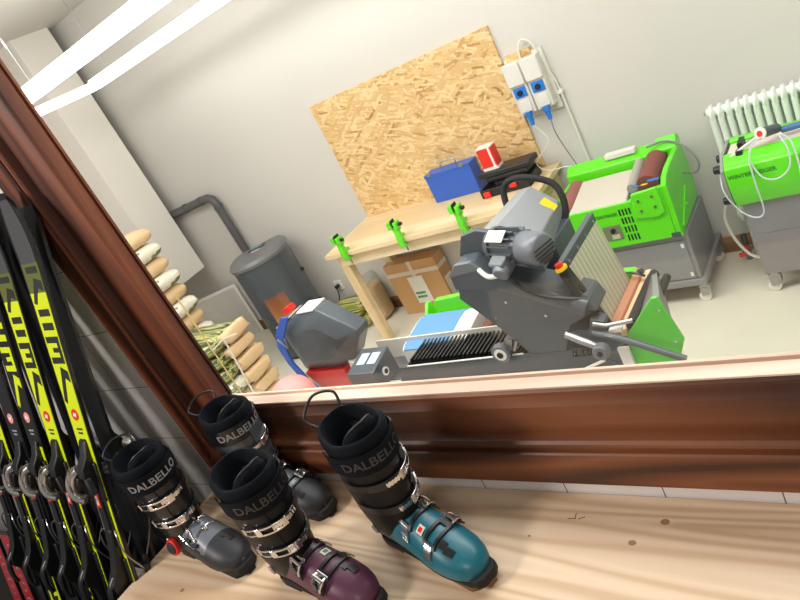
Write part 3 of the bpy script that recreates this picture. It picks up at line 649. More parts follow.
obj('hose', B().tube([(-.735, 3.29, .78), (-.70, 3.275, .70), (-.64, 3.27, .68), (-.585, 3.275, .72), (-.575, 3.29, .80), (-.60, 3.33, .86), (-.56, 3.31, .83), (-.545, 3.27, .72), (-.55, 3.27, .60), (-.54, 3.28, .40)], .004, 8), flat('grey_hose_b', (196, 204, 206), .35), g2)
obj('drain_hose', B().tube([(-.82, 3.76, .52), (-.93, 3.62, .50), (-1.0, 3.62, .38), (-.985, 3.60, .25), (-.92, 3.57, .14), (-.83, 3.56, .11)], .008, 8), M['offwhite'], g2)
walltext('WINTERSTEIGER', .028, (-.745, 3.2985, .72), flat('logo_green2', (30, 120, 30), .5), g2, uz=(0, .02, 1))

# ------------------------------------------------------------------ large front machine (ski stone grinder)
m = thing('stone_grinder', 'large grey and green ski grinding machine with tilted motor head behind the window', 'grinding machine', (-1.5, 2.15, 0))
obj('machine_base', B().box((-2.2, 1.98, .12), (-1.08, 2.40, .62)), M['grey'], m, bevel=.006)
obj('base_feet', B().box((-2.1, 2.0, 0), (-2.0, 2.4, .12)).box((-1.05, 2.0, 0), (-.95, 2.4, .12)), M['black'], m)
obj('bed', B().box((-2.25, 1.88, .60), (-1.0, 2.42, .685)), M['dgrey'], m, bevel=.004)
# front conveyor: trough with ribbed belt
obj('front_rail', B().prism([(-2.30, .69), (-2.02, .69), (-1.99, .765), (-1.13, .775), (-1.00, .70), (-1.0, .62), (-2.30, .62)], 1, 1.868, 1.880), M['dgrey'], m)
obj('rail_edge', B().tube([(-2.30, 1.872, .693), (-2.02, 1.872, .693), (-1.94, 1.872, .768), (-1.36, 1.872, .778)], .004, 6, 0), M['white'], m)
obj('rear_guide', B().box((-2.24, 2.055, .70), (-1.36, 2.062, .80)), M['offwhite'], m)
obj('trough', B().box((-2.24, 1.88, .68), (-1.94, 2.055, .70)), M['steel'], m)
cv = B()
for k in range(26):
    x = -1.95 + k * .0215
    cv.prism([(x, .72), (x + .0145, .72), (x + .019, .782), (x + .010, .782)], 1, 1.90, 2.05)
cv.box((-1.96, 1.90, .69), (-1.38, 2.05, .762))
obj('ribbed_belt', cv, M['black'], m)
cw = obj('drive_wheel', B().cyl((-1.44, 1.845, .80), (-1.44, 1.875, .80), .040, n=24), M['mgrey'], m, bevel=.004)
obj('wheel_rim', B().cyl((-1.44, 1.843, .80), (-1.44, 1.846, .80), .026, n=20), M['white'], cw)
obj('wheel_hub', B().cyl((-1.44, 1.838, .80), (-1.44, 1.843, .80), .013, n=14), M['black'], cw)
obj('wheel_clamp', B().cbox((-1.40, 1.88, .83), (.03, .03, .05), ry=.4).cyl((-1.39, 1.87, .80), (-1.36, 1.87, .84), .008, n=8), M['steel'], m)
# control box at the left end
ct = obj('control_box', B().prism([(1.83, .70), (1.83, .80), (1.99, .83), (1.99, .70)], 0, -2.245, -2.08), M['dgrey'], m, bevel=.004)
obj('display_field', B().box((-2.215, 1.885, .8145), (-2.165, 1.955, .8155), Matrix.Identity(4)).box((-2.15, 1.885, .8145), (-2.10, 1.955, .8155)).tf(Matrix.Translation((0, 1.91, .815)) @ Matrix.Rotation(.185, 4, 'X') @ Matrix.Translation((0, -1.91, -.813))), flat('panel_lightblue', (190, 214, 232), .3), ct)
obj('dial', B().cyl((-2.08, 1.90, .755), (-2.074, 1.90, .755), .02, n=18), M['white'], ct)
obj('dial', B().cyl((-2.074, 1.90, .755), (-2.072, 1.90, .755), .012, n=18), M['black'], ct)
# blue belt unit
rings = []
for (y, z) in ((2.03, .70), (2.035, .79), (2.06, .803), (2.12, .812), (2.19, .822), (2.25, .825), (2.29, .812), (2.315, .77), (2.32, .70)):
    rings.append([(-2.03, y, z), (-1.745, y, z)])
sheet = [r[0] for r in rings]; b = B(); n = len(sheet)
b.prism([(y, z) for (x, y, z) in sheet], 0, -2.06, -1.71); obj('belt_cover', b, M['white'], m, bevel=.003)
b = B(); b.prism([(p[1] + (.002 if i > 5 else 0), p[2] + .003) for i, p in enumerate(sheet[1:7])] + [(p[1], p[2] - .002) for p in reversed(sheet[1:7])], 0, -2.05, -1.80)
obj('blue_belt', b, flat('blue_abrasive', (98, 150, 196), .6, var=.08, scale=14), m, smooth=60, label='blue abrasive belt')
obj('brush_roller', B().cyl((-1.66, 2.06, .74), (-1.66, 2.36, .78), .035, n=18), flat('brown_brush', (120, 74, 56), .8), m)
obj('rubber_roller', B().cyl((-1.60, 2.06, .76), (-1.60, 2.34, .80), .022, n=16), M['black'], m)
obj('roller_block', B().box((-1.57, 2.06, .70), (-1.53, 2.33, .80)).box((-1.68, 2.03, .70), (-1.52, 2.06, .78)), M['offwhite'], m, bevel=.004)
obj('sticker', B().box((-1.735, 2.0315, .77), (-1.70, 2.0335, .79)), M['yellow'], m)
obj('rear_cover', B().prism([(-2.04, .60), (-2.04, .80), (-2.0, .862), (-1.80, .872), (-1.78, .60)], 1, 2.33, 2.36).prism([(2.24, .60), (2.36, .60), (2.36, .85), (2.33, .86), (2.24, .77)], 0, -2.06, -2.04), M['green'], m, bevel=.006)
obj('rear_cover', B().box((-1.5, 2.36, .60), (-1.0, 2.39, .74)).prism([(-1.25, .78), (-1.06, .78), (-.99, .70), (-.955, .745), (-1.03, .84), (-1.25, .85)], 1, 2.33, 2.38), M['green'], m, bevel=.005)
# slanted grinding head: side plate
pl = [(-1.50, 1.125), (-1.515, 1.085), (-1.42, .955), (-1.345, .83), (-1.30, .745), (-1.255, .728), (-1.20, .76), (-1.125, .905), (-1.03, .945), (-1.02, .975), (-1.31, 1.10)]
obj('head_side_plate', B().prism(pl, 1, 1.90, 1.93), M['dgrey'], m, bevel=.004)
for x, z in ((-1.325, 1.045), (-1.195, .965)): obj('screw', B().cyl((x, 1.90, z), (x, 1.894, z), .006, n=8), M['chrome'], m)
# arm cover with folded top
obj('head_arm_cover', B().prism([(-1.505, 1.13), (-1.50, 1.20), (-1.455, 1.235), (-1.385, 1.235), (-1.33, 1.165), (-1.02, 1.01), (-1.00, .955), (-1.30, 1.09)], 1, 1.885, 2.02), M['dgrey'], m, bevel=.010)
obj('arm_fold', B().prism([(-1.503, 1.19), (-1.455, 1.2375), (-1.385, 1.2375), (-1.36, 1.20)], 1, 1.882, 1.90), M['mgrey'], m, bevel=.003)
obj('spindle_tube', B().cyl((-1.31, 1.895, 1.135), (-1.045, 1.895, .985), .030, n=20).cyl((-1.075, 1.895, 1.003), (-1.03, 1.895, .978), .037, n=20), M['dgrey'], m, smooth=50)
# motor
mo = obj('motor', B().cyl((-1.335, 1.94, 1.265), (-1.20, 1.94, 1.255), .052, n=24).cyl((-1.48, 1.96, 1.235), (-1.33, 1.95, 1.262), .038, n=18).cyl((-1.345, 1.945, 1.262), (-1.32, 1.943, 1.262), .065, n=24), M['dgrey'], m, bevel=.003)
fins = B()
for a in range(14):
    an = 2 * PI * a / 14
    fins.cbox((-1.265, 1.94 + .058 * math.cos(an), 1.26 + .058 * math.sin(an)), (.12, .004, .016), rx=an + PI / 2)
obj('cooling_fins', fins, M['dgrey'], mo)
fc = obj('fan_cover', B().cyl((-1.20, 1.94, 1.255), (-1.105, 1.94, 1.247), .068, n=28, prof=[(0, .053), (.05, .058), (.75, .058), (.92, .056), (1, .048)]), M['mgrey'], mo, smooth=50)
gr = B()
for k in range(7):
    h = -.042 + .014 * k; l = math.sqrt(.047 ** 2 - h ** 2); gr.box((-1.1048, 1.94 - l, 1.2475 + h - .0035), (-1.1035, 1.94 + l, 1.2475 + h + .0035))
obj('fan_grille', gr, M['black'], fc)
obj('terminal_box', B().cbox((-1.265, 1.875, 1.225), (.075, .05, .06), rx=.5).cyl((-1.255, 1.865, 1.215), (-1.25, 1.835, 1.20), .032, n=14), M['mgrey'], mo, bevel=.006)
obj('rating_plate', B().cbox((-1.28, 1.905, 1.318), (.09, .045, .003), rx=.55), M['white'], mo)
obj('hose_fitting', B().tube([(-1.40, 1.88, 1.225), (-1.36, 1.86, 1.20), (-1.30, 1.86, 1.20)], .009, 8), M['offwhite'], m)
obj('motor_cable', B().tube([(-1.27, 1.85, 1.185), (-1.25, 1.85, 1.14), (-1.19, 1.86, 1.09), (-1.12, 1.87, 1.06), (-1.06, 1.9, 1.03)], .009, 8), M['black'], m)
# long housing going back with cowl and carrying handle
hp = [(-1.42, 1.235), (-1.37, 1.294), (-1.30, 1.297), (-1.235, 1.268), (-1.17, 1.205), (-1.18, 1.09), (-1.40, 1.09)]
hp2 = [(p[0] - .045 - (.05 if p[0] > -1.25 else .012 if p[0] > -1.33 else 0), p[1] - .048) for p in hp]
h_ = B().loft([[(x, 1.99, z) for x, z in hp], [(x, 2.46, z) for x, z in hp2]])
obj('rear_housing', h_, flat('housing_grey', (142, 146, 152), .4, var=.03), m, bevel=.006, smooth=25)
obj('housing_cowl', B().prism([(-1.475, 1.23), (-1.43, 1.31), (-1.36, 1.32), (-1.30, 1.295), (-1.28, 1.25), (-1.34, 1.24), (-1.40, 1.20)], 1, 1.965, 1.99), M['dgrey'], m, bevel=.004)
obj('support_column', B().box((-1.40, 2.2, .68), (-1.22, 2.40, 1.10)), M['dgrey'], m, bevel=.005)
obj('warning_sticker', B().cbox((-1.262, 2.36, 1.190), (.065, .05, .002), ry=.84, rz=-.06), M['yellow'], m, label='yellow warning sticker')
obj('carry_handle', B().tube([(-1.49, 2.44, 1.16), (-1.495, 2.47, 1.24), (-1.46, 2.48, 1.285), (-1.38, 2.48, 1.285), (-1.28, 2.48, 1.235), (-1.245, 2.46, 1.17), (-1.245, 2.42, 1.10), (-1.28, 2.38, 1.05)], .014, 12, 6), M['rubber'], m, smooth=60)
# splash curtain with its frame
sx0, sy0, sz0, sx1, sz1 = -1.083, 1.96, 1.115, -1.035, .835
obj('curtain_rail', B().prism([(sx0 - .016, sz0 - .012), (sx0 + .010, sz0 - .012), (sx0 + .010, sz0 + .026), (sx0 - .016, sz0 + .026)], 1, 1.94, 2.30), M['dgrey'], m, bevel=.003)
for y in (1.98, 2.07, 2.16, 2.26): obj('screw', B().cyl((sx0 + .010, y, sz0 + .006), (sx0 + .015, y, sz0 + .006), .006, n=8), M['chrome'], m)
obj('splash_curtain', B().loft([[(sx0 + .011, 1.95, sz0 - .01), (sx0 + .011, 2.295, sz0 - .01), (sx0 + .006, 2.295, sz0 - .01), (sx0 + .006, 1.95, sz0 - .01)], [(sx1 + .004, 1.95, sz1 - .03), (sx1 + .004, 2.295, sz1 - .03), (sx1, 2.295, sz1 - .03), (sx1, 1.95, sz1 - .03)]]), M['curtain'], m, label='ribbed translucent splash curtain')
obj('curtain_arm', B().prism([(-1.10, 1.13), (-1.065, 1.13), (-.99, .86), (-1.03, .845)], 1, 1.925, 1.95), M['black'], m, bevel=.003)
es = obj('stop_button_post', B().cyl((-1.065, 1.90, 1.135), (-1.045, 1.90, 1.03), .018, .015, 14), M['black'], m)
obj('stop_button_collar', B().cyl((-1.067, 1.90, 1.145), (-1.065, 1.90, 1.135), .022, n=16), M['yellow'], es)
obj('stop_button', B().cyl((-1.070, 1.90, 1.160), (-1.067, 1.90, 1.145), .015, .012, 14), M['red'], es)
obj('pivot_block', B().cbox((-1.02, 1.90, .90), (.05, .05, .07), ry=.4).box((-1.2, 1.90, .69), (-.98, 2.0, .78)), M['dgrey'], m, bevel=.004)
obj('linkage', B().tube([(-1.13, 1.86, .90), (-1.08, 1.85, .875), (-1.03, 1.85, .845)], .014, 8, 0).tube([(-1.02, 1.86, .93), (-.98, 1.87, .91), (-.90, 1.90, .90)], .008, 8, 0), M['steel'], m)
obj('linkage_rod', B().cyl((-1.20, 1.84, .72), (-1.02, 1.84, .79), .006, n=8), M['offwhite'], m)
wk = obj('hand_wheel', B().cyl((-1.005, 1.80, .845), (-1.005, 1.835, .845), .028, n=22), M['mgrey'], m, bevel=.004)
obj('wheel_hub', B().cyl((-1.005, 1.796, .845), (-1.005, 1.80, .845), .010, n=12), M['black'], wk)
obj('lever_bar', B().tube([(-1.03, 1.86, .895), (-.94, 1.84, .875), (-.85, 1.82, .845), (-.735, 1.80, .798)], .012, 10, 4), M['dgrey'], m, smooth=60)
obj('spring_coil', B().tube([(-1.15 + .003 * k, 1.88 + .012 * math.cos(k * 1.4), .80 + .012 * math.sin(k * 1.4)) for k in range(30)], .003, 5, 0), M['black'], m)
# right block with rollers and green end plate
obj('right_roller', B().cyl((-.945, 1.98, .83), (-.965, 2.36, .80), .022, n=18).cyl((-.90, 1.98, .80), (-.92, 2.36, .78), .016, n=14), M['black'], m)
obj('wooden_bar', B().box((-1.03, 1.97, .80), (-.995, 2.37, .835)), flat('terracotta_bar', (206, 142, 112), .7), m, bevel=.004)
obj('wooden_bar', B().box((-.995, 1.97, .79), (-.968, 2.37, .822)), flat('cream_bar', (232, 206, 166), .7), m, bevel=.004)
obj('green_end_plate', B().prism([(-.955, .62), (-.94, .84), (-.815, .975), (-.795, .975), (-.76, .80), (-.79, .735), (-.85, .62)], 1, 1.90, 1.915), M['green2'], m, bevel=.002)
obj('end_box', B().loft([[(x - (.22 * (y - 1.916) if y > 2 else 0), y, z - (.25 * (y - 1.916) if z > .7 else 0)) for x, z in [(-.95, .62), (-.93, .83), (-.82, .955), (-.80, .955), (-.79, .80), (-.86, .62)]] for y in (1.916, 1.93)] + [[(x - .13, 2.36, z - .12) for x, z in [(-.93, .74), (-.91, .83), (-.84, .93), (-.82, .93), (-.82, .84), (-.86, .74)]]]), M['grey'], m, smooth=20)
for x, z in ((-.80, .93), (-.785, .80)): obj('screw', B().cyl((x, 1.90, z), (x, 1.896, z), .005, n=8), M['chrome'], m)
obj('end_bracket', B().box((-.985, 1.885, .72), (-.945, 1.90, .80)).box((-.985, 1.88, .87), (-.94, 1.90, .885)), M['white'], m, bevel=.002)
obj('hose_connector', B().tube([(-1.10, 2.30, .85), (-1.04, 2.30, .86), (-.99, 2.28, .86), (-.97, 2.29, .84)], .005, 8).cyl((-.99, 2.29, .86), (-.97, 2.29, .865), .012, n=10), M['dgrey'], m)

for ch in m.children:
    n_ = ch.name.split('.')[0]
    if n_ in ('front_rail', 'rail_edge', 'rear_guide', 'trough', 'ribbed_belt', 'drive_wheel', 'wheel_clamp', 'control_box'): ch.location = (0, .03 if n_ != 'control_box' else 0, .028)
    if n_ in ('hose_fitting', 'motor_cable'): ch.location = (.04, 0, -.022)
    if n_ == 'motor':
        pv_ = Vector((-1.335 + 1.5, 1.94 - 2.15, 1.262))
        Mm = Matrix.Translation(Vector((.034, .03, -.018)) + pv_) @ Matrix.Rotation(-.38, 4, 'Z') @ Matrix.Translation(-pv_)
        ch.location = Mm.translation; ch.rotation_euler = Mm.to_euler()
# ------------------------------------------------------------------ dark hood with blue strap, things near the left of the window
HB = len(bpy.data.objects)
hd = thing('machine_hood', 'dark grey faceted hood with blue strap standing in front of the stove', 'machine hood', (-2.6, 2.1, .62))
HP = [(-2.725, 1.03), (-2.70, 1.052), (-2.53, 1.092), (-2.40, 1.092), (-2.225, .95), (-2.235, .915), (-2.335, .80), (-2.46, .755), (-2.715, .76)]
HC = (-2.48, .92)
def hring(y, k): return [(HC[0] + (x - HC[0]) * k, y, HC[1] + (z - HC[1]) * k) for x, z in HP]
obj('hood_shell', B().loft([hring(1.97, .55), hring(1.995, .90), hring(2.01, 1), hring(2.10, 1)]), M['dgrey'], hd, bevel=.006, smooth=20)
obj('top_plate', B().loft([[(-2.735, 2.0, 1.03), (-2.60, 2.0, 1.078), (-2.60, 2.11, 1.078), (-2.735, 2.11, 1.03)], [(-2.735, 2.0, 1.036), (-2.60, 2.0, 1.084), (-2.60, 2.11, 1.084), (-2.735, 2.11, 1.036)]]), M['offwhite'], hd)
obj('top_plate', B().box((-2.535, 2.0, 1.0925), (-2.42, 2.11, 1.098)), M['offwhite'], hd)
obj('strap', B().prism([(-2.55, 1.105), (-2.60, 1.11), (-2.70, 1.03), (-2.75, .95), (-2.75, .84), (-2.715, .70), (-2.64, .60), (-2.59, .60), (-2.67, .72), (-2.71, .84), (-2.70, .94), (-2.655, 1.01)], 1, 1.955, 1.965), M['blue'], hd, label='blue strap')
obj('strap_knob', B().cbox((-2.625, 2.05, 1.105), (.05, .05, .03), ry=-.3), M['red'], hd, label='red knob')
obj('buckle', B().tube([(-2.70, 1.945, 1.0), (-2.665, 1.945, .94), (-2.645, 1.945, 1.0)], .005, 6, 0), M['steel'], hd)
obj('red_funnel', B().loft([[(-2.70, 1.98, .758), (-2.42, 1.98, .758), (-2.42, 2.10, .758), (-2.70, 2.10, .758)], [(-2.66, 2.0, .60), (-2.44, 2.0, .60), (-2.44, 2.09, .60), (-2.66, 2.09, .60)]]), M['red'], hd, label='red funnel below the hood')
obj('stand', B().box((-2.60, 2.01, .03), (-2.50, 2.08, .60)).box((-2.70, 1.95, 0), (-2.42, 2.16, .03)), M['dgrey'], hd)
obj('side_cup', B().cyl((-2.345, 2.03, .79), (-2.37, 2.03, .70), .05, .042, 20), M['offwhite'], hd, label='white cup shaped outlet')
pk = obj('pink_tub', B().loft([[(-2.48 + r * math.cos(2 * PI * i / 24), 1.70 + r * .8 * math.sin(2 * PI * i / 24), z) for i in range(24)] for z, r in ((.0, .10), (.80, .12), (.865, .115), (.90, .09), (.92, .05), (.922, .01))]), M['pink'], label='pale pink rounded tub just behind the left end of the window ledge', cat='tub', smooth=60, origin=(-2.48, 1.70, 0))
fb = thing('flat_carton', 'flat brown carton lying on the floor left of the hood', 'cardboard box', (-3.9, 3.0, 0))
obj('carton_body', B().box((-4.05, 2.75, 0), (-3.45, 3.2, .05)), M['cardboard'], fb)
obj('carton_flap', B().prism([(-4.05, .0505), (-3.8, .052), (-3.8, .055), (-4.05, .053)], 1, 2.76, 3.19), M['cardboard'], fb)

# ------------------------------------------------------------------ skis in the rack
PHI = math.atan(.33); SL = 1.72
def width(s):
    return .044 + .019 * ((s - .80) / .9) ** 2 if s < 1.60 else max(.006, .060 * math.sqrt(max(0, 1 - ((s - 1.60) / .17) ** 2)))
def ycurve(s):
    """side offset of the base: camber, then the tip curls to the front"""
    return (.006 * math.sin(PI * min(max((s - .15) / 1.4, 0), 1))) * -1 - (.32 * max(0, s - 1.52) ** 2)
def strip(s0, s1, x0f, x1f, t0, t1, n=24):
    rings = []
    for i in range(n + 1):
        s = s0 + (s1 - s0) * i / n; wd = width(s); y = ycurve(s)
        rings.append([(x0f * wd, y - t0, s), (x1f * wd, y - t0, s), (x1f * wd, y - t1, s), (x0f * wd, y - t1, s)])
    return B().loft(rings)
def poly_on(pts):
    """flat printed shape on the top sheet; pts in (x as a share of the half width, s)"""
    b = B(); n = len(pts)
    f = []; k = []
    for x, s in pts:
        wd = width(s); y = ycurve(s); f.append((x * wd, y - .0128, s)); k.append((x * wd, y - .0118, s))
    return b.add(f + k, [tuple(range(n)), tuple(range(2 * n - 1, n - 1, -1))] + [(i, (i + 1) % n, n + (i + 1) % n, n + i) for i in range(n)])
def merge(bs):
    r = B()
    for b in bs: r.add(b.v, b.f)
    return r
def make_ski(kind):
    t = thing('ski', 'ski', 'ski', local=True, group='skis standing in the rack')
    obj('ski_body', strip(0.0, 1.7695, -1, 1, 0, .011, 60), M['skiblack'], t, smooth=50)
    base, let = {'yellow': (M['skiyellow'], M['letter']), 'black': (M['skiblack'], M['skiyellow']), 'plain': (M['skiblack'], M['skigrey'])}[kind]
    obj('top_sheet', strip(.98, 1.47, -.86, .86, .011, .0119, 20), base, t, smooth=50)
    obj('shovel_print', strip(1.47, 1.56, -.86, .86, .011, .0119, 8), M['skiolive'] if kind != 'plain' else M['skiblack'], t, smooth=50)
    obj('tip_print', strip(1.56, 1.75, -.80, .80, .011, .0119, 14), M['skigrey'], t, smooth=50)
    if kind != 'plain':
        obj('edge_stripe', strip(.30, .98, .45, .86, .011, .0119, 20), M['skiyellow'], t, smooth=50)
        obj('tail_print', strip(.10, .50, -.86, .86, .011, .0119, 14), M['skiyellow'] if kind == 'yellow' else M['skiblack'], t, smooth=50)
        sh = [
            [(-.75, 1.13), (-.45, 1.12), (.2, 1.205), (.75, 1.19), (.75, 1.225), (.0, 1.24)],
            [(-.7, 1.25), (.75, 1.25), (.75, 1.335), (-.7, 1.335), (-.7, 1.315), (.45, 1.315), (.45, 1.30), (-.2, 1.30), (-.2, 1.285), (.45, 1.285), (.45, 1.27), (-.7, 1.27)],
            [(-.55, 1.355), (.65, 1.355), (.65, 1.378), (-.55, 1.378)],
            [(-.55, 1.398), (.65, 1.398), (.65, 1.42), (-.55, 1.42)],
            [(-.7, 1.44), (-.4, 1.435), (.15, 1.485), (.7, 1.475), (.7, 1.505), (.0, 1.515)],
            [(-.55, 1.53), (.6, 1.53), (.6, 1.55), (-.55, 1.55)]]
        obj('lettering', merge([poly_on(p) for p in sh]), let, t)
        tl = [[(-.6, .42), (.3, .42), (-.1, .35), (.6, .36), (.1, .30), (-.5, .33)], [(-.6, .27), (.6, .27), (.6, .24), (-.6, .24)]]
        obj('tail_lettering', merge([poly_on(p) for p in tl]), M['letter'] if kind == 'yellow' else M['skiyellow'], t)
    lg = B(); c = 1.085; 
    lg = poly_on([(.42 * math.cos(a * PI / 8), c + .019 * math.sin(a * PI / 8)) for a in range(16)])
    lo = obj('round_logo', lg, M['red'] if kind == 'yellow' else M['pink'], t)
    w1 = B(); y0 = ycurve(c) - .0135
    w1.add([(-.012, y0, c - .006), (-.004, y0, c + .010), (.003, y0, c + .004), (.012, y0, c + .008), (.004, y0, c - .010), (-.002, y0, c - .004)], [(0, 1, 2), (2, 3, 4), (4, 5, 2), (5, 0, 2)])
    obj('logo_mark', w1, M['white'], lo)
    obj('small_print', B().box((-.016, ycurve(1.04) - .0125, 1.035), (.018, ycurve(1.04) - .0115, 1.041)).box((-.012, ycurve(1.04) - .0125, 1.022), (.014, ycurve(1.04) - .0115, 1.028)), M['letterd'] if kind == 'yellow' else M['letterw'], t)
    y = -.012
    # toe binding
    tp = obj('toe_piece', B().prism([(y, .83), (y - .02, .83), (y - .03, .87), (y - .045, .89), (y - .045, .92), (y - .022, .955), (y - .012, 1.0), (y, 1.01)], 0, -.020, .020).box((-.036, y - .014, .80), (.036, y, .93)), M['black'], t, bevel=.004)
    for sg in (-1, 1): obj('toe_wing', B().cbox((sg * .033, y - .040, .865), (.016, .020, .055), ry=-sg * .4), M['black'], tp, bevel=.003)
    obj('silver_cap', B().tube([(-.026, y - .036, .915), (-.046, y - .050, .90), (-.054, y - .058, .865), (-.046, y - .054, .83), (-.024, y - .040, .815)], .016, 8, 5, flatz=1.0), M['silver'], tp, smooth=60)
    obj('cap_frame', B().tube([(-.025, y - .058, .93), (-.040, y - .064, .91), (-.045, y - .066, .87), (-.03, y - .062, .835), (.01, y - .058, .83)], .004, 6, 4), M['chrome'], tp)
    sl = obj('heel_track', B().box((-.026, y - .012, .64), (.026, y, .80)).box((-.016, y - .018, .66), (.016, y - .012, .86)), M['black'], t, bevel=.002)
    obj('track_edge', B().cyl((-.018, y - .017, .68), (-.018, y - .017, .86), .0016, n=6), M['steel'], sl)
    obj('track_label', B().box((-.012, y - .0195, .78), (.010, y - .018, .825)), M['red'], sl)
    obj('track_label_text', B().box((-.007, y - .0205, .788), (-.003, y - .0195, .818)).box((.0, y - .0205, .788), (.004, y - .0195, .818)), M['white'], sl)
    # heel binding
    hp = obj('heel_piece', B().prism([(y, .40), (y - .02, .40), (y - .03, .47), (y - .058, .50), (y - .062, .53), (y - .040, .57), (y - .03, .61), (y - .02, .70), (y, .71)], 0, -.018, .018).box((-.034, y - .012, .38), (.034, y, .60)), M['black'], t, bevel=.004)
    obj('heel_lever', B().tube([(0, y - .045, .55), (0, y - .066, .52), (0, y - .068, .47), (0, y - .055, .43)], .012, 8, 4, flatz=.6), M['black'], hp, smooth=60)
    for sx in (-1, 1):
        bk = obj('brake_arm', B().tube([(sx * .030, y - .012, .70), (sx * .050, y - .020, .68), (sx * .052, y - .010, .62), (sx * .055, y + .035, .54)], .0028, 6, 3), M['steel'], t)
        obj('brake_foot', B().cbox((sx * .055, y + .040, .535), (.014, .02, .045)), M['black'], bk, bevel=.004)
    return t
M['silver'] = flat('satin_silver', (214, 212, 208), .32, .85)
proto = {k: make_ski(k) for k in ('yellow', 'black', 'plain')}
used = set()
SX = [(-2.095, 'yellow', 'nearest the window post'), (-2.295, 'yellow', 'second from the window post'), (-2.45, 'black', 'third from the window post'), (-2.59, 'plain', 'fourth from the window post'), (-2.745, 'yellow', 'fifth from the window post'), (-2.90, 'plain', 'sixth from the window post')]
def pose(o, x, back, k):
    dy = (.024 if back else 0)
    if back: x -= .018
    k_ = .29 if back else .33
    Mx = Matrix.Translation((x - .09 * 1.64, .985 - k_ * (2.14 - .50) + dy, .50)) @ Matrix.Rotation(math.atan(.09), 4, 'Y') @ Matrix.Rotation(-math.atan(k_), 4, 'X')
    if back: Mx = Mx @ Matrix.Rotation(PI, 4, 'Z')
    o.location = Mx.translation; o.rotation_euler = Mx.to_euler()
for i, (x, kind, where) in enumerate(SX):
    for back in (False, True):
        kd = kind if not back else kind
        if kd not in used: o = proto[kd]; used.add(kd)
        else: o = copy_tree(proto[kd])
        col = {'yellow': 'yellow and black ski', 'black': 'black ski with yellow letters', 'plain': 'dark black ski with grey tip'}[kd]
        o['label'] = ('front ' if not back else 'rear ') + col + ' of the pair ' + where
        pose(o, x, back, i)
# red skis, lower left
for i, (x, yy) in enumerate(((-3.10, .53), (-3.24, .53))):
    r = thing('ski', 'dark red ski with white print low in the rack, ' + ('right' if i == 0 else 'left') + ' of the red pair', 'ski', local=True, group='red skis in the rack')
    obj('ski_body', strip(0, .62, -1, 1, 0, .011, 20), M['skiblack'], r)
    obj('top_sheet', strip(.02, .60, -.9, .9, .011, .012, 20), M['skired'], r)
    g = B()
    random.seed(i)
    for k in range(14):
        s = .10 + k * .034; g.add(poly_on([(-.5 + random.uniform(-.2, .2), s), (.1, s + .02), (.5 + random.uniform(-.2, .2), s + .008), (0, s + .012)]).v, [(0, 1, 2, 3), (7, 6, 5, 4)])
    obj('white_print', g, M['letterw'], r)
    r.location = (x, yy - .1, .50); r.rotation_euler = (-PHI, 0, 0)
# rack
rk2 = thing('ski_rack', 'black ski rack holding the row of skis beside the shelf', 'ski rack', (-2.7, .6, 0))
obj('foot_board', B().box((-3.6, .30, .44), (-2.18, .62, .478)), M['black'], rk2, bevel=.003)
obj('shade_panel', B().box((-3.6, 1.02, .3), (-2.5, 1.05, 1.0)), M['black'], rk2)  # black sheet added to stand in for the shade low behind the skis
for x in (-3.55, -2.85, -2.24): obj('rack_leg', B().box((x - .025, .35, 0), (x + .025, .60, .46)), M['black'], rk2)

# ------------------------------------------------------------------ ski boots
def interp(tab, x):
    for i in range(len(tab) - 1):
        if x <= tab[i + 1][0]:
            a, b = tab[i], tab[i + 1]; t = 0 if b[0] == a[0] else max(0, (x - a[0]) / (b[0] - a[0]))
            t2 = t * t * (3 - 2 * t) * .35 + t * .65
            return [a[k] + (b[k] - a[k]) * t2 for k in range(1, len(a))]
    return list(tab[-1][1:])
#        x      top    half width
SHELL = [(-.004, .075, .016), (.004, .118, .030), (.02, .148, .039), (.06, .172, .0435), (.10, .178, .0445), (.125, .168, .0455), (.155, .146, .047), (.185, .128, .0495),
         (.215, .112, .0525), (.245, .099, .054), (.275, .088, .0525), (.300, .077, .046), (.318, .066, .036), (.330, .054, .022), (.334, .046, .008)]
ZB = .022
def shell(x, th, off=0.0):
    """th: 0 = right side low, 90 = top, 180 = left side low"""
    top, hw = interp(SHELL, x)
    zc = ZB + (top - ZB) * .36; a = math.radians(th)
    c, s = -math.cos(a), math.sin(a)
    if s >= 0:
        y = math.copysign(abs(c) ** .78, c) * hw; z = zc + (top - zc) * s ** .80
        y *= 1 - .10 * s
    else:
        y = math.copysign(abs(c) ** .5, c) * hw * (1 - .12 * (-s)); z = zc + (zc - ZB) * -((-s) ** .6)
    v = Vector((0, y, z - zc)); l = v.length or 1
    v *= (l + off) / l
    return Vector((x, v.y, zc + v.z))
def frame_c(s):
    """cuff centre line: s=0 at the ankle, 1 at the cuff top, >1 liner"""
    z = .120 + .185 * s
    return Vector((.083 + .040 * s, 0, z))
TILT = -.04
def cuff(th, s, off=0.0, rear=0.0):
    """th: 0 = front, + = left, - = right"""
    a = math.radians(th); c = frame_c(s)
    L = .085 + (.004 * (1 - s) if s < 1 else 0); W = .051 + .012 * max(s, -.3)
    L += off; W += off
    ca, sa = math.cos(a), math.sin(a)
    x = math.copysign(abs(ca) ** .9, ca) * L; y = math.copysign(abs(sa) ** .95, sa) * W
    r = .030 * s                      # the back of the cuff stands higher than the front
    z = c.z - (.14 + (TILT - .14) * max(0, min(1, s))) * x + (.004 * abs(sa) * s)
    return Vector((c.x + x, y, z))
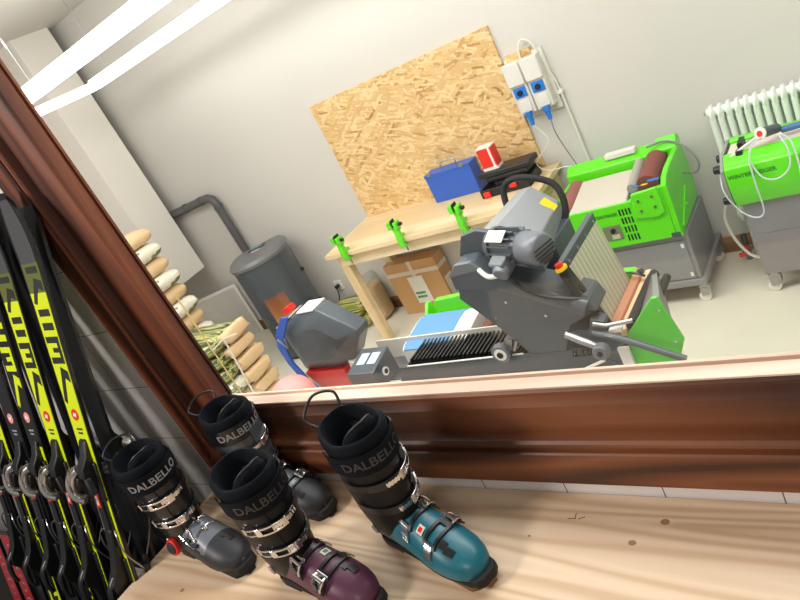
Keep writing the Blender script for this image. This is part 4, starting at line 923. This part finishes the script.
def band(f, t0, t1, v0, v1, th, off=.001, n=20):
    """curved strip on a surface function f(angle, v, off)"""
    rings = []
    for i in range(n + 1):
        t = t0 + (t1 - t0) * i / n
        rings.append([f(t, v0, off), f(t, v1, off), f(t, v1, off + th), f(t, v0, off + th)])
    return B().loft(rings)
def wraptext(txt, size, f, t_mid, v_mid, deg_per_m, v_per_m, off, bold=.0):
    vs, fs = textmesh(txt, size, bold=bold)
    return B().add([f(t_mid + v.x * deg_per_m, v_mid + v.y * v_per_m, off) for v in vs], fs)
def make_boot(label, side, cshell, ctoe, cliner, ccuff, text, dial=False, tagc=None, sole='black', spoiler=None, loc=(0, 0), ang=0, sc=1.12, loop=.05):
    """side = -1: buckle levers on the boot's right; +1: on its left"""
    t = thing('ski_boot', label, 'ski boot', local=True, group='ski boots on the pine shelf')
    def O(name, b, mat, parent=None, **k): return obj(name, b, mat, parent or t, **k)
    xs = [-.004, .0, .004, .012, .02, .04, .06, .08, .10, .115, .13, .145, .16, .175, .19, .205, .22, .235, .25, .265, .28, .292, .303, .312, .320, .327, .332, .334]
    rings = [[shell(x, 360 * i / 40) for i in range(40)] for x in xs]
    sh = O('lower_shell', B().loft(rings), cshell, smooth=60)
    if ctoe: # darker toe cap
        xs2 = [x for x in xs if x >= .245]
        O('toe_cap', B().loft([[shell(x, 360 * i / 40, .0012) for i in range(40)] for x in xs2]), ctoe, sh, smooth=60)
        O('side_panel', merge([B().loft([[shell(x, th, .001) for th in range(a0, a1 + 1, 6)] for x in xs if .02 <= x <= .25], closed=False) for a0, a1 in ((-24, 30), (150, 204))]), ctoe, sh, smooth=60)
    # soles
    def outline(x0, x1, g):
        P = []
        N_ = 14
        for i in range(N_ + 1):
            x = x0 + (x1 - x0) * i / N_; P.append((x, -min(.036, interp(SHELL, min(max(x, .0), .333))[1] * .92) - g))
        return P + [(x, -y) for x, y in reversed(P)]
    so = O('sole', B().prism(outline(.0, .343, .002), 2, .012, .030), M['rubber'] if sole == 'black' else M['rubber'], bevel=.002)
    hl = B().prism(outline(-.002, .085, .001), 2, 0, .012); tl = B().prism(outline(.20, .345, .001), 2, 0, .012)
    gm = M['rubber'] if sole == 'black' else flat('tan_grip', (120, 92, 58), .8)
    O('heel_lug', hl, gm, so, bevel=.002); O('toe_lug', tl, gm, so, bevel=.002)
    O('toe_ledge', B().prism([(.318, -.034), (.338, -.030), (.348, -.016), (.348, .016), (.338, .030), (.318, .034)], 2, .014, .034), M['rubber'], so, bevel=.003)
    O('heel_ledge', B().prism([(-.012, -.02), (.01, -.032), (.01, .032), (-.012, .02)], 2, .014, .036), M['rubber'], so, bevel=.003)
    # welt band along the lower edge
    O('lower_rim', B().loft([[shell(x, th, .0016) for th in range(-64, -8, 8)] for x in xs if x < .333], closed=False), M['rubber'], so, smooth=60)
    # cuff: open tube with wall
    n = 44
    def ring(s, off): return [cuff(360 * i / n, s, off) for i in range(n)]
    cf = O('cuff', B().loft([ring(-.42, -.012), ring(-.30, -.004), ring(-.10, .001), ring(.1, .003), ring(.35, .003), ring(.6, .0025), ring(.85, .002), ring(1.0, .002), ring(1.01, -.001), ring(.9, -.002), ring(.5, -.006)], cap0=False, cap1=False), ccuff, smooth=60)
    # overlap flap on the front of the cuff
    O('cuff_overlap', band(lambda a, v, o: cuff(a, v, o), -62 * side * -1, 30 * side * -1 * -1, .04, .93, .0022, .003), ccuff, cf, smooth=50)
    O('cuff_hinge', merge([B().cyl((.062, sy * .0495, .085), (.062, sy * .0545, .085), .011, n=14) for sy in (-1,)]), M['steel'], cf, bevel=.001)
    O('cuff_hinge', merge([B().cyl((.062, sy * .0495, .085), (.062, sy * .0545, .085), .011, n=14) for sy in (1,)]), M['steel'], cf, bevel=.001)
    O('spine', band(lambda a, v, o: cuff(a, v, o), 158, 202, -.3, .75, .005, .002), M['black'], cf, smooth=50)
    # liner: padded tube, rear higher, open at the top
    def lring(s, off):
        R = []
        for i in range(n):
            a = 360 * i / n; ca = math.cos(math.radians(a))
            lift = .022 * max(0, -ca) + .004 * max(0, ca)
            p = cuff(a, s, off); k = max(0, min(1, (s - .7) / .5)); R.append(Vector((p.x, p.y, p.z + lift * k)))
        return R
    ln = O('liner', B().loft([lring(.6, -.004), lring(.95, -.0025), lring(1.15, .0005), lring(1.22, -.0005), lring(1.26, -.005), lring(1.26, -.010), lring(1.2, -.015), lring(1.0, -.018), lring(.6, -.020), lring(.1, -.022), lring(-.2, -.024)], cap0=False), cliner, smooth=70)
    # tongue
    def tong(a, v, o):
        p = cuff(a, v, o); return Vector((p.x, p.y, p.z + .012 * max(0, math.cos(math.radians(a)))))
    rg = []; edge = []
    for i in range(31):
        a = -84 + 5.6 * i; k = max(0, 1 - (a / 86) ** 2) ** .5; top = .98 + .34 * k; th = .006 + .012 * k
        rg.append([tong(a, .5, -.019), tong(a, top - .06, -.018), tong(a, top, -.020), tong(a, top + .03, -.019 - th / 2), tong(a, top, -.018 - th), tong(a, top - .10, -.020 - th), tong(a, .5, -.022 - th)])
        edge.append(tong(a, top + .03, -.019 - th / 2) + Vector((0, 0, .001)))
    O('tongue', B().loft(rg), cliner, ln, smooth=60)
    O('tongue_piping', B().tube(edge, .0022, 7, 1), M['letterd'], ln)
    # booster strap around the top
    bs = O('booster_strap', band(lambda a, v, o: cuff(a, v, o), -118, 118, .86, 1.13, .003, .0035, 40), cliner if spoiler is None else M['cuffblack'], smooth=50)
    dm = 57.3 / .068
    O('lettering', wraptext('DALBELLO', .030, lambda a, v, o: cuff(a, v, o), -14 if side < 0 else -16, .995, dm, 1 / .185, .0072, .0005), text, bs, smooth=80)
    O('strap_end', band(lambda a, v, o: cuff(a, v, o), 60, 110, .84, 1.10, .003, .0068), M['black'], bs, smooth=50)
    if spoiler: O('shin_plate', band(lambda a, v, o: cuff(a, v, o), -5, 48, .45, .98, .003, .004), spoiler, cf, smooth=50)
    # cuff buckles: strap, ladder, lever
    for k, v in enumerate((.30, .66)):
        f = lambda a, vv, o: cuff(a, vv, o)
        g = (lambda a: a * side)
        w_ = .055
        st_ = O('buckle_strap', band(f, g(-95), g(70), v - w_ * .9, v + w_ * .9, .0022, .0056), M['black'], smooth=50)
        O('buckle_lever', merge([band(f, g(4), g(58), v + w_ * .55, v + w_ * 1.05, .0042, .0085, 14), band(f, g(4), g(58), v - w_ * 1.05, v - w_ * .55, .0042, .0085, 14), band(f, g(4), g(14), v - w_, v + w_, .0045, .0088, 4), band(f, g(50), g(60), v - w_, v + w_, .0045, .0088, 4)]), M['chrome'], st_, bevel=.0008)
        O('buckle_ladder', merge([band(f, g(-22), g(30), v - w_ * .5, v + w_ * .5, .002, .008, 10)] + [band(f, g(-20 + 6 * j), g(-17.5 + 6 * j), v - w_ * .5, v + w_ * .5, .003, .0095, 2) for j in range(9)]), M['chrome'], st_)
        O('buckle_hook', merge([B().tube([cuff(g(60), v + w_ * q, .009), cuff(g(72), v + w_ * q, .012), cuff(g(84), v + w_ * q, .008)], .0018, 6, 3) for q in (-.8, .8)] + [B().cyl(cuff(g(82), v - w_, .008), cuff(g(82), v + w_, .008), .004, n=8)]), M['chrome'], st_)
    # lower buckles
    def sf(a, x, o): return shell(x, a, o)
    gs = (lambda a: a if side > 0 else 180 - a)
    if not dial:
        for x in (.178, .240):
            st_ = O('instep_strap', merge([band(sf, gs(52), gs(112), x - .015, x - .009, .004, .0015, 10), band(sf, gs(52), gs(112), x + .009, x + .015, .004, .0015, 10), band(sf, gs(50), gs(60), x - .015, x + .015, .004, .0015, 3), band(sf, gs(104), gs(116), x - .015, x + .015, .004, .0015, 3)]), M['black'], smooth=50)
            O('buckle_ladder', merge([band(sf, gs(20), gs(56), x - .008, x + .008, .002, .002, 8)] + [band(sf, gs(22 + 5 * j), gs(24.5 + 5 * j), x - .008, x + .008, .003, .003, 2) for j in range(7)]), M['chrome'], st_)
            p = lambda a, dx, o: shell(x + dx, gs(a), o)
            O('buckle_lever', merge([B().tube([p(112, -.010, .005), p(124, -.012, .014), p(138, -.010, .014), p(150, -.004, .008)], .0032, 7, 4), B().tube([p(112, .010, .005), p(124, .012, .014), p(138, .010, .014), p(150, .004, .008)], .0032, 7, 4), B().cyl(p(124, -.014, .013), p(124, .014, .013), .0045, n=8), B().cyl(p(113, -.014, .006), p(113, .014, .006), .0045, n=8)]), M['chrome'], st_)
            O('lever_plate', band(sf, gs(126), gs(156), x - .012, x + .012, .004, .004, 6), M['black'], st_)
    else:
        cab_ = []
        for x in (.150, .180, .210):
            cab_.append(B().tube([shell(x, a, .004) for a in (30, 50, 70, 90, 110, 125)], .0018, 6, 3))
        cab_.append(B().tube([shell(.12, 30, .004), shell(.15, 30, .004), shell(.18, 26, .004), shell(.21, 30, .004)], .0018, 6, 3))
        cab_.append(B().tube([shell(.150, 50, .004), shell(.18, 66, .004), shell(.21, 50, .004)], .0018, 6, 3))
        O('lace_cable', merge(cab_), M['chrome'])
        for x, a in ((.150, 64), (.150, 108), (.182, 96), (.182, 36), (.212, 40), (.212, 92)):
            q = shell(x, a, .003); O('cable_guide', B().cbox(q, (.022, .010, .009), rx=math.radians(90 - a) * .8, rz=.2), M['chrome'] if a > 60 else M['black'], bevel=.002)
        q0 = shell(.105, 20, .0); q1 = shell(.105, 20, .020)
        q0 = Vector((.098, -.046, .078)); dn = Vector((.18, -1, .28)).normalized()
        dl = O('dial', B().cyl(q0, q0 + dn * .022, .022, .021, 26), M['dgrey'], bevel=.002)
        O('dial_rim', B().cyl(q0 + dn * .010, q0 + dn * .022, .0245, .0235, 26), M['red'], dl, bevel=.002, label='red ring of the dial')
        O('dial_cap', B().cyl(q0 + dn * .022, q0 + dn * .026, .018, .015, 22), M['letterd'], dl)
        O('size_print', wraptext('S', .022, lambda a, v, o: shell(v, a, o), 32, .238, -57.3 / .05 * 1.0, 1, .0022), M['letterw'], smooth=80)
    # toe badge and small logo plate
    O('toe_badge', merge([band(sf, gs(58), gs(78), .272, .292, .002, .0015, 4), band(sf, gs(64), gs(84), .258, .272, .002, .0015, 3)]), M['black'])
    if tagc:
        tg = O('logo_plate', band(sf, gs(60), gs(82), .203, .217, .0015, .0015, 4), M['offwhite'], bevel=.0008)
        O('logo_mark', band(sf, gs(65), gs(77), .206, .214, .0006, .003, 3), tagc, tg)
    # pull loop at the rear
    if loop:
      p0 = cuff(150, 1.2, -.002) + Vector((0, 0, .028)); p1 = cuff(205, 1.2, -.002) + Vector((0, 0, .026))
      O('pull_loop', B().tube([p0, p0 + Vector((-.012, .006, loop * .7)), (p0 + p1) / 2 + Vector((-.032, 0, loop)), p1 + Vector((-.034, -.01, loop * .35)), p1 + Vector((-.012, 0, -.012))], .0032, 7, 6, flatz=1), M['black'], ln, smooth=60)
    O('liner_tab', band(lambda a, v, o: cuff(a, v, o) , 128, 146, .98, 1.14, .001, -.020, 4), M['white'] if dial is None else M['letterd'], ln)
    t.location = (loc[0], loc[1], SZ); t.rotation_euler = (0, 0, math.radians(ang)); t.scale = (sc, sc, sc)
    return t
teal = flat('teal_shell', (22, 104, 122), .4, var=.03, coat=.1)
purple = flat('purple_shell', (92, 48, 74), .45, var=.04, coat=.05)
greyp = flat('grey_shell', (112, 118, 128), .35, var=.04, coat=.3)
char = flat('charcoal_toe', (46, 48, 54), .5, var=.08)
ink = flat('black_boot_cuff', (12, 13, 16), .5, spec=.3, var=.1)
def place(toe, ang, sc=1.12):
    a = math.radians(ang); return (toe[0] - .345 * sc * math.cos(a), toe[1] - .345 * sc * math.sin(a))
make_boot('teal and black ski boot standing rightmost on the shelf', 1, teal, None, M['liner'], ink, M['letterd'], tagc=M['red'], sole='tan', loc=place((-.893, .778), -17), ang=-17, loop=.045)
make_boot('purple and black ski boot in the middle front of the shelf', -1, purple, None, M['liner'], ink, M['letterd'], tagc=M['lgreen'], loc=place((-1.14, .664), -9), ang=-9, sc=1.12, loop=.0)
make_boot('black and grey ski boot with red dial at the left end of the shelf', -1, greyp, char, M['liner'], M['cuffblack'], M['letterw'], dial=True, loc=place((-1.665, .703), -8), ang=-8, loop=.03)
make_boot('grey and black ski boot half hidden behind the purple boot', 1, greyp, char, M['liner'], M['dgrey'], M['letterw'], spoiler=M['dgrey'], loc=place((-1.49, .925), -6), ang=-6, sc=1.07, loop=.03)
